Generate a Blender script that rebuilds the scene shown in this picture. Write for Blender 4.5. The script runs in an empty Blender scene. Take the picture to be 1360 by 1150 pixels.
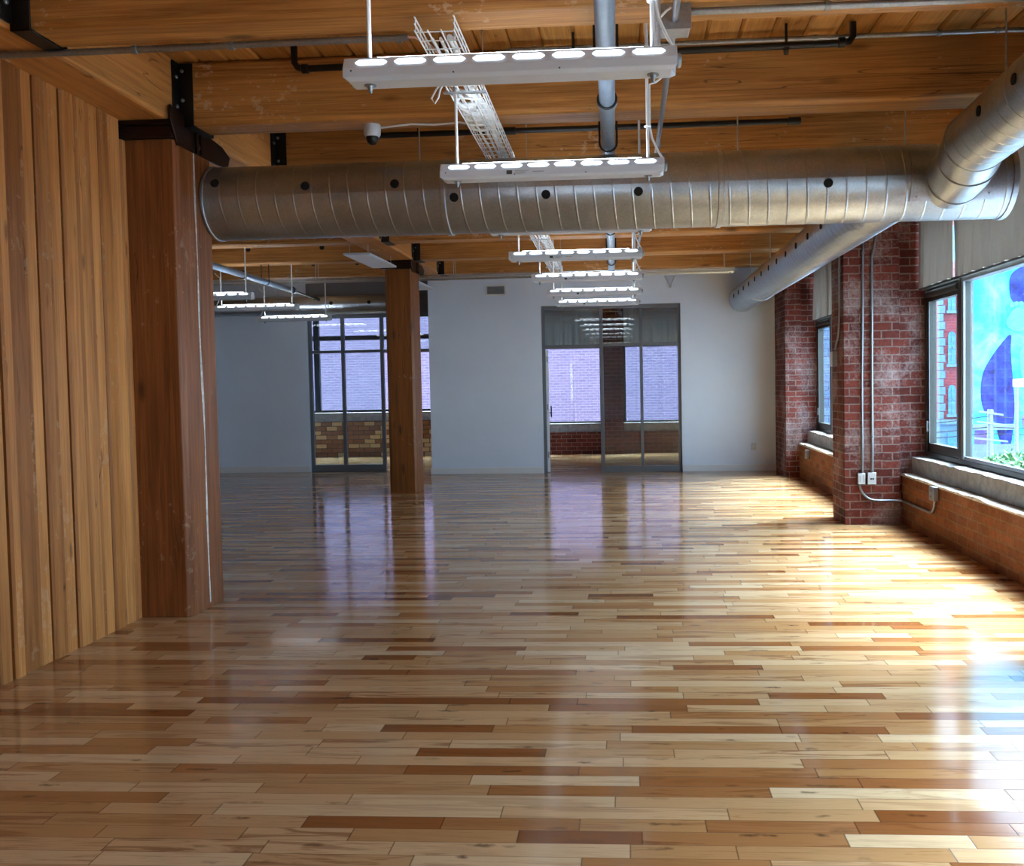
import bpy, bmesh, math, random
from mathutils import Vector, Matrix, noise
random.seed(7)
C = bpy.context.scene.collection
PI = math.pi

# ------------------------------------------------------------------ helpers
class MB:
    """collects verts / faces in world coordinates, builds ONE mesh object"""
    def __init__(s): s.v = []; s.f = []; s.t = []; s.cur = 0.5
    def add(s, vs, fs):
        b = len(s.v); s.v += [Vector(p) for p in vs]
        for f in fs: s.f.append([b+i for i in f]); s.t.append(s.cur)
        return s
    def box(s, x0, x1, y0, y1, z0, z1):
        vs = [(x,y,z) for z in (z0,z1) for y in (y0,y1) for x in (x0,x1)]
        return s.add(vs, [(0,2,3,1),(4,5,7,6),(0,1,5,4),(1,3,7,5),(3,2,6,7),(2,0,4,6)])
    def hexa(s, lo, hi):
        """lo, hi: four points each, matching order"""
        return s.add(list(lo)+list(hi), [(3,2,1,0),(4,5,6,7),(0,1,5,4),(1,2,6,5),(2,3,7,6),(3,0,4,7)])
    def prism(s, pts, d):
        """polygon pts extruded by vector d"""
        n = len(pts); d = Vector(d); P = [Vector(p) for p in pts]
        fs = [tuple(range(n))[::-1], tuple(range(n,2*n))] + [(i,(i+1)%n,n+(i+1)%n,n+i) for i in range(n)]
        return s.add(P+[p+d for p in P], fs)
    def cyl(s, a, b, r, n=12, r2=None): return s.tube([a,b], [r, r if r2 is None else r2], n)
    def tube(s, path, r, n=10, caps=True):
        P = [Vector(p) for p in path]; m = len(P)
        R = r if isinstance(r,(list,tuple)) else [r]*m
        T = [(P[min(i+1,m-1)]-P[max(i-1,0)]).normalized() for i in range(m)]
        u = T[0].orthogonal().normalized(); vs = []; fs = []
        for i in range(m):
            if i: u = (u - T[i]*u.dot(T[i])); u = u.normalized() if u.length > 1e-6 else T[i].orthogonal().normalized()
            w = T[i].cross(u)
            for k in range(n):
                a = 2*PI*k/n; vs.append(P[i] + (u*math.cos(a)+w*math.sin(a))*R[i])
        for i in range(m-1):
            for k in range(n):
                fs.append((i*n+k, i*n+(k+1)%n, (i+1)*n+(k+1)%n, (i+1)*n+k))
        if caps: fs += [tuple(range(n))[::-1], tuple(range((m-1)*n, m*n))]
        return s.add(vs, fs)
    def lathe(s, c, prof, n=24, axis=(0,0,1)):
        """prof: (radius, height) pairs along axis from c"""
        ax = Vector(axis).normalized(); u = ax.orthogonal().normalized(); w = ax.cross(u); c = Vector(c)
        vs = []; fs = []; m = len(prof)
        for r,h in prof:
            for k in range(n):
                a = 2*PI*k/n; vs.append(c + ax*h + (u*math.cos(a)+w*math.sin(a))*r)
        for i in range(m-1):
            for k in range(n): fs.append((i*n+k, i*n+(k+1)%n, (i+1)*n+(k+1)%n, (i+1)*n+k))
        fs += [tuple(range(n))[::-1], tuple(range((m-1)*n, m*n))]
        return s.add(vs, fs)
    def torus(s, c, R, r, axis=(0,0,1), n=24, m=8, a0=0, a1=2*PI, ref=None):
        ax = Vector(axis).normalized(); u = Vector(ref).normalized() if ref else ax.orthogonal().normalized(); w = ax.cross(u); c = Vector(c)
        full = abs(a1-a0-2*PI) < 1e-4
        pts = [c + (u*math.cos(a0+(a1-a0)*k/n)+w*math.sin(a0+(a1-a0)*k/n))*R for k in range(n+1)]
        return s.tube(pts, r, m, caps=not full)
    def build(s, name, m, parent=None, smooth=True, bevel=0, seg=2, attr=False):
        me = bpy.data.meshes.new(name)
        off = Vector(parent['_o']) if parent is not None and '_o' in parent else Vector((0,0,0))
        me.from_pydata([tuple(p-off) for p in s.v], [], s.f); me.validate()
        bm = bmesh.new(); bm.from_mesh(me); bmesh.ops.recalc_face_normals(bm, faces=bm.faces); bm.to_mesh(me); bm.free()
        if attr:
            a = me.attributes.new('tint', 'FLOAT', 'FACE')
            for i, t in enumerate(s.t): a.data[i].value = t
        me.materials.append(m)
        if smooth:
            me.shade_smooth(); me.set_sharp_from_angle(angle=math.radians(38))
        o = bpy.data.objects.new(name, me); C.objects.link(o)
        if parent is not None:
            o.parent = parent
            if '_o' in parent: o['_o'] = (0.0,0.0,0.0); o['_o'] = tuple(off)
        if bevel:
            b = o.modifiers.new('edge', 'BEVEL'); b.width = bevel; b.segments = seg; b.limit_method = 'ANGLE'; b.angle_limit = math.radians(40)
        return o

def thing(name, label, cat, loc=(0,0,0), group=None, kind=None):
    o = bpy.data.objects.new(name, None); C.objects.link(o); o.location = loc; o['_o'] = tuple(float(v) for v in loc)
    o.empty_display_size = 0.1
    if label: o['label'] = label
    if cat: o['category'] = cat
    if group: o['group'] = group
    if kind: o['kind'] = kind
    return o
def tag(o, label=None, cat=None, group=None, kind=None):
    if label: o['label'] = label
    if cat: o['category'] = cat
    if group: o['group'] = group
    if kind: o['kind'] = kind
    return o
def struct(o, label=None): o['kind'] = 'structure'; o['label'] = label or o.name.replace('_',' '); return o
def arc(c, r, a0, a1, u, w, n=8):
    c, u, w = Vector(c), Vector(u), Vector(w)
    return [c + (u*math.cos(a0+(a1-a0)*i/n) + w*math.sin(a0+(a1-a0)*i/n))*r for i in range(n+1)]

# ------------------------------------------------------------------ materials
def lin(c):
    return tuple(((v/255)/12.92 if v/255 <= .04045 else ((v/255+.055)/1.055)**2.4) for v in c) + (1,)
class NT:
    def __init__(s, name):
        s.m = bpy.data.materials.new(name); s.m.use_nodes = True; s.t = s.m.node_tree; s.n = s.t.nodes; s.l = s.t.links
        s.b = s.n['Principled BSDF']
    def N(s, typ, **kw):
        n = s.n.new(typ)
        for k, v in kw.items(): setattr(n, k, v)
        return n
    def L(s, a, b): s.l.new(a, b); return s
    def math(s, op, a, b=None, c=None):
        n = s.N('ShaderNodeMath', operation=op)
        for i, v in enumerate((a, b, c)):
            if v is None: continue
            if isinstance(v, (int, float)): n.inputs[i].default_value = v
            else: s.L(v, n.inputs[i])
        return n.outputs[0]
    def mix(s, f, a, b, blend='MIX'):
        n = s.N('ShaderNodeMix', data_type='RGBA', blend_type=blend)
        for i, v in ((0, f), (6, a), (7, b)):
            if isinstance(v, (int, float)): n.inputs[i].default_value = v
            elif isinstance(v, tuple): n.inputs[i].default_value = v
            else: s.L(v, n.inputs[i])
        return n.outputs[2]
    def noise(s, vec, scale, detail=4, rough=.6, dist=0, dim='3D'):
        n = s.N('ShaderNodeTexNoise', noise_dimensions=dim); n.inputs['Scale'].default_value = scale
        n.inputs['Detail'].default_value = detail; n.inputs['Roughness'].default_value = rough; n.inputs['Distortion'].default_value = dist
        if vec is not None: s.L(vec, n.inputs['Vector'])
        return n.outputs['Fac']
    def ramp(s, f, stops):
        n = s.N('ShaderNodeValToRGB'); e = n.color_ramp.elements
        while len(e) < len(stops): e.new(.5)
        for el, (p, c) in zip(e, stops):
            el.position = p; el.color = c if isinstance(c, tuple) else (c,c,c,1)
        s.L(f, n.inputs[0]); return n.outputs[0]
    def mapping(s, vec, scale=(1,1,1), loc=(0,0,0)):
        n = s.N('ShaderNodeMapping'); n.inputs['Scale'].default_value = scale; n.inputs['Location'].default_value = loc
        s.L(vec, n.inputs['Vector']); return n.outputs[0]
    def vadd(s, a, b):
        n = s.N('ShaderNodeVectorMath', operation='ADD'); s.L(a, n.inputs[0]); s.L(b, n.inputs[1]); return n.outputs[0]
    def bump(s, h, strength=.3, dist=.01):
        n = s.N('ShaderNodeBump'); n.inputs['Strength'].default_value = strength; n.inputs['Distance'].default_value = dist
        s.L(h, n.inputs['Height']); s.L(n.outputs[0], s.b.inputs['Normal']); return n
    def pos(s): return s.N('ShaderNodeNewGeometry').outputs['Position']

def plain(name, rgb, rough=.5, metal=0., spec=.5, var=.06, scale=6):
    k = NT(name); f = k.noise(k.pos(), scale, 5)
    c = lin(rgb); lo = tuple(v*(1-var*2) for v in c[:3])+(1,); hi = tuple(min(1,v*(1+var*2)) for v in c[:3])+(1,)
    k.L(k.ramp(f, [(.3, lo), (.7, hi)]), k.b.inputs['Base Color'])
    k.b.inputs['Roughness'].default_value = rough; k.b.inputs['Metallic'].default_value = metal
    k.b.inputs['Specular IOR Level'].default_value = spec
    return k.m
def emit(name, rgb, s):
    k = NT(name); k.b.inputs['Base Color'].default_value = lin(rgb); k.b.inputs['Emission Color'].default_value = lin(rgb)
    k.b.inputs['Emission Strength'].default_value = s; return k.m
def wood(name, light, dark, axis, rough=.55, tint=0., flecks=.0, knots=True, spec=.35, fine=1.0, kd=(1.1,3.6)):
    k = NT(name); tc = k.N('ShaderNodeTexCoord').outputs['Object']; oi = k.N('ShaderNodeObjectInfo').outputs['Random']
    off = k.N('ShaderNodeCombineXYZ'); r = k.math('MULTIPLY', oi, 37.)
    att = None
    if tint:
        att = k.N('ShaderNodeAttribute', attribute_name='tint').outputs['Fac']; r = k.math('MULTIPLY_ADD', att, 91., r)
    for i in range(3): k.L(r, off.inputs[i])
    v = k.vadd(tc, off.outputs[0])
    i = 'XYZ'.index(axis)
    def sc(a, b): q = [b]*3; q[i] = a; return tuple(q)
    big = k.noise(k.mapping(v, sc(.5, 5)), 1, 5, .6, .8)
    grain = k.noise(k.mapping(v, sc(.9, 34*fine)), 1, 6, .65, 1.2)
    hair = k.noise(k.mapping(v, sc(4, 260)), 1, 3, .6)
    L, D = lin(light), lin(dark)
    f = k.math('MULTIPLY_ADD', grain, .75, k.math('MULTIPLY', big, .55))
    f = k.math('MULTIPLY_ADD', hair, .25, f)
    col = k.ramp(f, [(.55, D), (.95, L)])
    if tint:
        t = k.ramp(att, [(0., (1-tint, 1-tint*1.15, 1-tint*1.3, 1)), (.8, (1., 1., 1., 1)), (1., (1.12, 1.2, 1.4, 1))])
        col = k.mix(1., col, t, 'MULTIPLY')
    h = f
    if knots:
        vo = k.N('ShaderNodeTexVoronoi'); k.L(k.mapping(v, sc(*kd)), vo.inputs['Vector']); vo.inputs['Scale'].default_value = 1.
        kn = k.ramp(vo.outputs['Distance'], [(.05, 1.), (.12, 0.)])
        col = k.mix(k.math('MULTIPLY', kn, .7), col, tuple(x*.35 for x in D[:3])+(1,))
        # drying checks: long dark cracks along the grain
        ck = k.noise(k.mapping(v, sc(.55, 11)), 1, 2, .5, .3)
        ckf = k.ramp(k.math('ABSOLUTE', k.math('SUBTRACT', ck, .5)), [(.0, 1.), (.006, 0.)])
        gate = k.ramp(k.noise(k.mapping(v, sc(.7, 2.)), 1, 1), [(.56, 0.), (.62, 1.)])
        ckf = k.math('MULTIPLY', ckf, gate)
        col = k.mix(k.math('MULTIPLY', ckf, .8), col, tuple(x*.2 for x in D[:3])+(1,))
        h = k.math('SUBTRACT', f, ckf)
    if flecks:
        sp = k.noise(k.mapping(v, sc(16, 24)), 1, 3, .7)
        gate = k.noise(v, 1.3, 2)
        fl = k.ramp(k.math('MULTIPLY', sp, k.math('MULTIPLY', gate, 2)), [(.70, 0.), (.76, 1.)])
        col = k.mix(k.math('MULTIPLY', fl, flecks), col, lin((225,210,185)))
    k.L(col, k.b.inputs['Base Color'])
    k.b.inputs['Roughness'].default_value = rough; k.b.inputs['Specular IOR Level'].default_value = spec
    k.bump(h, .35, .006)
    return k.m
def brick(name, c1, c2, mortar, salt=.25, w=.215, hgt=.0825, rough=.85, varc=None):
    k = NT(name); g = k.N('ShaderNodeNewGeometry'); P = g.outputs['Position']
    wob = k.N('ShaderNodeTexNoise'); wob.inputs['Scale'].default_value = 9; wob.inputs['Detail'].default_value = 3; k.L(P, wob.inputs['Vector'])
    wv = k.N('ShaderNodeVectorMath', operation='MULTIPLY_ADD'); k.L(wob.outputs['Color'], wv.inputs[0]); wv.inputs[1].default_value = (.016,)*3; k.L(P, wv.inputs[2])
    sx = k.N('ShaderNodeSeparateXYZ'); k.L(wv.outputs[0], sx.inputs[0])
    sn = k.N('ShaderNodeSeparateXYZ'); k.L(g.outputs['True Normal'], sn.inputs[0])
    isx = k.math('GREATER_THAN', k.math('ABSOLUTE', sn.outputs[0]), .6)
    u = k.math('ADD', k.math('MULTIPLY', sx.outputs[1], isx), k.math('MULTIPLY', sx.outputs[0], k.math('SUBTRACT', 1, isx)))
    cb = k.N('ShaderNodeCombineXYZ'); k.L(u, cb.inputs[0]); k.L(sx.outputs[2], cb.inputs[1])
    b = k.N('ShaderNodeTexBrick'); k.L(cb.outputs[0], b.inputs['Vector'])
    for key, val in (('Scale',1.),('Mortar Size',.0075),('Mortar Smooth',.25),('Bias',0.),('Brick Width',w),('Row Height',hgt)): b.inputs[key].default_value = val
    b.inputs['Color1'].default_value = lin(c1); b.inputs['Color2'].default_value = lin(c2); b.inputs['Mortar'].default_value = lin(mortar)
    nz = k.noise(P, 26, 5, .7)
    col = k.mix(.55, b.outputs['Color'], k.ramp(nz, [(.3,.45),(.7,1.25)]), 'MULTIPLY')
    if varc:
        vo = k.N('ShaderNodeTexNoise'); vo.inputs['Scale'].default_value = 3.5; k.L(cb.outputs[0], vo.inputs['Vector'])
        b2 = k.N('ShaderNodeTexBrick'); k.L(cb.outputs[0], b2.inputs['Vector'])
        for key, val in (('Scale',1.),('Mortar Size',.0),('Bias',.1),('Brick Width',w),('Row Height',hgt)): b2.inputs[key].default_value = val
        b2.inputs['Color1'].default_value = (0,0,0,1); b2.inputs['Color2'].default_value = (1,1,1,1)
        m = k.math('MULTIPLY', k.ramp(b2.outputs['Color'], [(.68,0.),(.72,1.)]), k.math('SUBTRACT', 1., b.outputs['Fac']))
        col = k.mix(m, col, lin(varc))
    if salt:
        s = k.ramp(k.math('MULTIPLY', k.noise(P, 2.1, 3), k.math('ADD', k.noise(P, 38, 4, .75), .45)), [(.46,0.),(.68,1.)])
        col = k.mix(k.math('MULTIPLY', s, salt), col, lin((205,195,195)))
    k.L(col, k.b.inputs['Base Color']); k.b.inputs['Roughness'].default_value = rough; k.b.inputs['Specular IOR Level'].default_value = .25
    h = k.math('ADD', k.math('MULTIPLY', b.outputs['Fac'], -1.), k.math('MULTIPLY', nz, .35))
    k.bump(h, .7, .008)
    return k.m
def glass(name, tint=(235,245,248), refl=1.0):
    k = NT(name); k.n.remove(k.b)
    tr = k.N('ShaderNodeBsdfTransparent'); tr.inputs[0].default_value = lin(tint)
    gl = k.N('ShaderNodeBsdfGlossy'); gl.inputs['Roughness'].default_value = 0.; gl.inputs[0].default_value = (1,1,1,1)
    fr = k.N('ShaderNodeLayerWeight'); fr.inputs['Blend'].default_value = .5
    f = k.math('MULTIPLY_ADD', k.math('POWER', fr.outputs['Facing'], 5.), .9, .05*refl)
    mx = k.N('ShaderNodeMixShader'); k.L(f, mx.inputs[0]); k.L(tr.outputs[0], mx.inputs[1]); k.L(gl.outputs[0], mx.inputs[2])
    k.L(mx.outputs[0], k.n['Material Output'].inputs['Surface'])
    return k.m
def galvanised(name, base=(176,178,180), rough=.34):
    k = NT(name); P = k.pos()
    vo = k.N('ShaderNodeTexVoronoi'); vo.inputs['Scale'].default_value = 70; k.L(P, vo.inputs['Vector'])
    n1 = k.noise(P, 3.2, 5, .65); n2 = k.noise(P, 40, 3)
    c = lin(base)
    col = k.ramp(k.math('ADD', k.math('MULTIPLY', n1, .8), k.math('MULTIPLY', vo.outputs['Distance'], .25)),
                 [(.25, tuple(v*.72 for v in c[:3])+(1,)), (.75, tuple(min(1,v*1.15) for v in c[:3])+(1,))])
    k.L(col, k.b.inputs['Base Color']); k.b.inputs['Metallic'].default_value = .95
    k.L(k.ramp(k.math('ADD', k.math('MULTIPLY', n1, .7), k.math('MULTIPLY', n2, .3)), [(.3, rough), (.75, rough+.09)]), k.b.inputs['Roughness'])
    return k.m
def floor_mat(name):
    k = NT(name); P = k.pos(); s = k.N('ShaderNodeSeparateXYZ'); k.L(P, s.inputs[0])
    W = .0812
    yr = k.math('DIVIDE', s.outputs[1], W); row = k.math('FLOOR', yr); fy = k.math('FRACT', yr)
    def rnd(a, b=None):
        w = k.N('ShaderNodeTexWhiteNoise', noise_dimensions='2D'); c = k.N('ShaderNodeCombineXYZ')
        k.L(a, c.inputs[0])
        if b is not None:
            if isinstance(b, (int, float)): c.inputs[1].default_value = b
            else: k.L(b, c.inputs[1])
        k.L(c.outputs[0], w.inputs['Vector']); return w.outputs['Value']
    Lr = k.math('MULTIPLY_ADD', rnd(row, 3.3), .45, .46)
    u = k.math('ADD', k.math('DIVIDE', s.outputs[0], Lr), k.math('MULTIPLY', rnd(row, 8.1), 40.))
    cell = k.math('FLOOR', u); fu = k.math('FRACT', u)
    j = k.math('MULTIPLY', rnd(cell, k.math('ADD', row, .37)), .62)
    before = k.math('LESS_THAN', fu, j)
    pid = k.math('SUBTRACT', cell, before)
    dj = k.math('MULTIPLY', k.math('ABSOLUTE', k.math('SUBTRACT', fu, j)), Lr)
    r1 = rnd(pid, k.math('ADD', row, .11)); r2 = rnd(pid, k.math('ADD', row, .53)); r3 = rnd(pid, k.math('ADD', row, .83))
    # grain along X, own offset on every board
    cb = k.N('ShaderNodeCombineXYZ')
    k.L(k.math('MULTIPLY_ADD', r2, 63., k.math('MULTIPLY', s.outputs[0], 1.5)), cb.inputs[0])
    k.L(k.math('MULTIPLY', s.outputs[1], 17.), cb.inputs[1]); k.L(k.math('MULTIPLY', r3, 51.), cb.inputs[2])
    g = k.noise(cb.outputs[0], 1., 5, .6, 1.3)
    cf = k.N('ShaderNodeCombineXYZ'); k.L(k.math('MULTIPLY_ADD', r2, 9., k.math('MULTIPLY', s.outputs[0], 7.)), cf.inputs[0]); k.L(k.math('MULTIPLY', s.outputs[1], 230.), cf.inputs[1])
    hair = k.noise(cf.outputs[0], 1., 3)
    base = k.ramp(r1, [(0., lin((126,74,38))), (.08, lin((150,96,54))), (.22, lin((177,130,84))), (.5, lin((191,150,107))), (.78, lin((203,166,125))), (1., lin((214,185,149)))])
    heart = k.ramp(g, [(.52, 0.), (.60, 1.)])
    col = k.mix(k.math('MULTIPLY', heart, k.math('MULTIPLY_ADD', r3, .62, .05)), base, lin((122,70,36)))
    cs = k.N('ShaderNodeCombineXYZ'); k.L(k.math('MULTIPLY_ADD', r3, 77., k.math('MULTIPLY', s.outputs[0], 2.6)), cs.inputs[0]); k.L(k.math('MULTIPLY', s.outputs[1], 60.), cs.inputs[1]); k.L(k.math('MULTIPLY', r1, 31.), cs.inputs[2])
    st = k.ramp(k.noise(cs.outputs[0], 1., 5, .7, 1.), [(.34, 1.), (.42, 0.)])
    col = k.mix(k.math('MULTIPLY', st, k.math('MULTIPLY_ADD', r2, .5, .12)), col, lin((112,72,44)))
    col = k.mix(.5, col, k.ramp(hair, [(.25,.78),(.75,1.1)]), 'MULTIPLY')
    # knots
    ck = k.N('ShaderNodeCombineXYZ'); wob = k.noise(P, 7., 3); wob2 = k.noise(P, 23., 3)
    k.L(k.math('MULTIPLY_ADD', wob, 1.1, k.math('MULTIPLY', s.outputs[0], 3.4)), ck.inputs[0]); k.L(k.math('MULTIPLY_ADD', wob2, .35, k.math('MULTIPLY', s.outputs[1], 13.)), ck.inputs[1])
    vo = k.N('ShaderNodeTexVoronoi', voronoi_dimensions='2D'); vo.inputs['Scale'].default_value = 1.; k.L(ck.outputs[0], vo.inputs['Vector'])
    vs = k.N('ShaderNodeSeparateColor'); k.L(vo.outputs['Color'], vs.inputs[0])
    kn = k.math('MULTIPLY', k.ramp(vo.outputs['Distance'], [(.03,1.),(.17,0.)]), k.math('MULTIPLY', k.math('GREATER_THAN', vs.outputs[0], .66), k.math('MULTIPLY_ADD', vs.outputs[1], .8, .2)))
    col = k.mix(k.math('MULTIPLY', kn, .75), col, lin((58,34,22)))
    gap = k.math('MAXIMUM', k.ramp(k.math('ABSOLUTE', k.math('SUBTRACT', fy, .5)), [(.484,0.),(.495,1.)]), k.ramp(dj, [(.0008,1.),(.0022,0.)]))
    col = k.mix(k.math('MULTIPLY', gap, .75), col, lin((60,36,22)))
    k.L(col, k.b.inputs['Base Color'])
    wear = k.noise(P, .9, 4, .6)
    k.L(k.ramp(k.math('ADD', k.math('MULTIPLY', wear, .8), k.math('MULTIPLY', r2, .25)), [(.3,.07),(.8,.17)]), k.b.inputs['Roughness'])
    k.b.inputs['Specular IOR Level'].default_value = .62
    tilt = k.math('MULTIPLY', k.math('SUBTRACT', fy, .5), k.math('SUBTRACT', r3, .5))
    swell = k.noise(k.mapping(P, (1.2, 4., 1)), 1., 2)
    h = k.math('ADD', k.math('SUBTRACT', k.math('MULTIPLY', tilt, .35), k.math('MULTIPLY', gap, .22)), k.math('ADD', k.math('MULTIPLY', hair, .015), k.math('MULTIPLY', swell, .5)))
    k.bump(h, .5, .0022)
    return k.m
def fabric(name, rgb):
    k = NT(name); P = k.pos(); n = k.noise(k.mapping(P, (1,1,1)), 420, 2)
    c = lin(rgb); k.L(k.ramp(n, [(.3, tuple(v*.86 for v in c[:3])+(1,)), (.7, c)]), k.b.inputs['Base Color'])
    k.b.inputs['Roughness'].default_value = .9; k.b.inputs['Specular IOR Level'].default_value = .1
    tl = k.N('ShaderNodeBsdfTranslucent'); tl.inputs[0].default_value = c
    mx = k.N('ShaderNodeMixShader'); mx.inputs[0].default_value = .3
    k.L(k.b.outputs[0], mx.inputs[1]); k.L(tl.outputs[0], mx.inputs[2]); k.L(mx.outputs[0], k.n['Material Output'].inputs['Surface'])
    return k.m
def mural_mat(name):
    k = NT(name); P = k.pos(); a = k.noise(P, .35, 5, .6, 1.5); b = k.noise(P, 1.1, 4, .6, 2.)
    c1 = k.ramp(a, [(.32, lin((20,120,205))), (.45, lin((40,175,225))), (.55, lin((80,215,235))), (.68, lin((130,228,225)))])
    c = k.mix(k.ramp(b, [(.55,0.),(.72,.55)]), c1, lin((40,110,215)))
    k.L(c, k.b.inputs['Base Color']); k.b.inputs['Roughness'].default_value = .9
    return k.m

M = {}
M['floor'] = floor_mat('maple strip floor')
M['joist'] = wood('old pine joist', (204,148,82), (128,78,34), 'X', .5, flecks=.3)
M['girder'] = wood('pine girder', (208,148,82), (150,92,42), 'Y', .5, flecks=.4)
M['leftjoist'] = M['joist']
M['post'] = wood('varnished post', (152,92,50), (78,40,18), 'Z', .42, flecks=.12)
M['post2'] = wood('amber post', (144,86,36), (82,45,17), 'Z', .45, flecks=.15)
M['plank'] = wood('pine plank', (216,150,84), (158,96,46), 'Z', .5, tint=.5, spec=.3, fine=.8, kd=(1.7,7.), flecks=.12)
M['deck'] = wood('ceiling deck', (222,164,90), (164,106,48), 'Y', .5, tint=.3)
M['brick'] = brick('red brick', (124,58,47), (92,41,34), (132,112,106), .34)
M['sillbrick'] = brick('sill brick', (142,86,50), (116,64,34), (128,96,66), .06)  # orange of the warm floor bounce is put into this brick's colour
M['ybrick'] = brick('yellow mixed brick', (142,98,66), (108,68,48), (70,58,50), .0, varc=(186,160,118), w=.235, hgt=.095)
M['darkbrick'] = brick('far red brick', (112,50,40), (84,36,30), (128,104,96), .05)
M['lavbrick'] = brick('pale outside brick', (122,96,118), (106,84,108), (150,134,146), .0, w=.24, hgt=.085)
M['wingbrick'] = brick('grey outside brick', (120,150,185), (100,132,170), (60,80,110), .0, w=.4, hgt=.16)
M['redout'] = brick('outside red brick', (176,70,72), (150,58,62), (180,110,108), .0, w=.5, hgt=.2)
M['stone'] = plain('grey stone', (112,130,148), .9)
M['white'] = plain('white wall paint', (214,226,243), .7, var=.015, scale=1.5)
M['soffit'] = plain('grey soffit paint', (120,120,126), .7, var=.02)
M['trimwhite'] = plain('white trim paint', (216,219,224), .45, var=.01)
M['concrete'] = plain('concrete', (140,140,142), .9, var=.14, scale=14)
M['rough'] = plain('rough mortar top', (200,196,190), .95, var=.2, scale=30)
M['bronze'] = plain('window frame metal', (66,68,66), .42, .4, var=.03)
M['alu'] = plain('bare aluminium', (140,146,150), .4, .6, var=.03)
M['grey'] = plain('grey partition metal', (112,116,122), .42, .45, var=.02)
M['black'] = plain('black iron', (20,18,17), .42, .3, var=.1)
M['steel'] = plain('dark brown steel', (44,28,22), .34, .5, var=.1)
M['pinkcable'] = plain('pink cable', (206,150,136), .5)
M['hole'] = plain('black hole', (3,3,3), .9, var=0)  # near-black, painted for the unlit inside of holes and openings
M['duct'] = galvanised('galvanised duct', (176,184,192), .31)
M['conduit'] = galvanised('zinc conduit', (158,162,168), .42)
M['pipe'] = plain('grey blue pipe paint', (128,146,166), .38, .25, var=.05, scale=12)
M['wire'] = plain('white coated wire', (222,228,232), .4, var=.03)
M['zincwire'] = galvanised('zinc wire', (205,214,220), .3)
M['lamp'] = plain('white lamp enamel', (198,207,220), .38, var=.01)
M['cable'] = plain('white cable', (226,232,236), .5, var=.02)
M['lens'] = emit('led lens', (236,248,255), 1.8)
M['uplens'] = emit('led uplight', (232,244,255), 15.)
M['shade'] = fabric('grey shade cloth', (176,172,168))
M['beige'] = plain('beige trim', (150,134,116), .6)
M['glass'] = glass('window glass')
M['pglass'] = glass('partition glass', (236,244,246), 1.15)
M['plate'] = plain('pale plastic', (205,210,214), .4, var=.02)
M['mural'] = mural_mat('mural paint')
M['mdark'] = plain('mural dark blue', (32,48,142), .9, var=.42, scale=1.6)
M['mpale'] = plain('mural pale', (84,160,200), .9, var=.15, scale=3)
M['mviolet'] = plain('mural violet', (120,105,190), .9, var=.2, scale=2)
M['leaf'] = plain('leaf green', (52,104,52), .6, var=.3, scale=8)
M['bark'] = plain('bark', (90,74,60), .9, var=.2)
M['asphalt'] = plain('asphalt', (110,112,116), .9, var=.1)
M['outglass'] = plain('outside dark panes', (96,130,165), .2, var=.1)
M['bluetie'] = plain('blue tie', (90,170,215), .5)
M['ink'] = plain('dark print', (60,66,74), .6, var=0)
M['inkgrey'] = plain('grey print', (150,156,164), .6, var=0)

# ------------------------------------------------------------------ the setting
DECK = 3.66; JB = 3.24
b = MB(); b.box(-9.2, 3.3, -7.2, 18.6, -.12, 0)
struct(b.build('floor', M['floor']), 'glossy maple strip floor')
b = MB(); xx = -9.2
while xx < 3.3:
    w = .203; b.cur = random.random(); g = .016
    b.hexa([(xx,-7.2,3.9),(xx+w,-7.2,3.9),(xx+w,18.6,3.9),(xx,18.6,3.9)], [(xx,-7.2,DECK+g),(xx+w,-7.2,DECK+g),(xx+w,18.6,DECK+g),(xx,18.6,DECK+g)])
    b.hexa([(xx,-7.2,DECK+g),(xx+w,-7.2,DECK+g),(xx+w,18.6,DECK+g),(xx,18.6,DECK+g)], [(xx+g,-7.2,DECK),(xx+w-g,-7.2,DECK),(xx+w-g,18.6,DECK),(xx+g,18.6,DECK)])
    xx += w+.004
b.cur = 0.; b.box(-9.2,3.3,-7.2,18.6,3.88,3.9)
struct(b.build('ceiling', M['deck'], attr=True, smooth=False), 'pine plank ceiling deck')
b = MB(); b.box(-9.4, 3.5, -7.4, 18.8, 3.905, 4.05); struct(b.build('roof', M['asphalt']), 'flat roof')

# wall of vertical pine planks on the left
b = MB(); ys = [5.551,5.448,5.315,5.204,5.091,4.974,4.843,4.724,4.624,4.515,4.389,4.306]
while ys[-1] > -7: ys.append(ys[-1] - random.uniform(.085,.14))
for i in range(len(ys)-1):
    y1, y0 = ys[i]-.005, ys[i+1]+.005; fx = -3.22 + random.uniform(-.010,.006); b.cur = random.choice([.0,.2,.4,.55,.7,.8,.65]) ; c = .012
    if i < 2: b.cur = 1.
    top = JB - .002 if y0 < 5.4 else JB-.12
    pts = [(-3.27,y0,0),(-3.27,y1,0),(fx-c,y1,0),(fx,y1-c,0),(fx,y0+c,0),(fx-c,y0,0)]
    b.prism(pts, (0,0,top)); b.t[-5] = b.t[-1] = 0.; b.t[-4] *= .4; b.t[-2] *= .4     # joint shade and dirt painted into the tint of edges and chamfers
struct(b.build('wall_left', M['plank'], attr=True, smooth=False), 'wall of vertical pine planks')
b = MB(); b.box(-3.269,-3.262,-7,5.5,0,JB-.01); struct(b.build('wall_left_backing', M['steel']), 'dark sheet added behind the pine planks to darken their gaps')  # dark sheet added so the gaps between planks read as shade
b = MB(); b.box(-3.45,-3.325,-7.2,5.5,0,DECK); b.box(-9.2,-3.33,5.95,6.1,0,DECK); struct(b.build('wall_left_core', M['white']))

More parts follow.
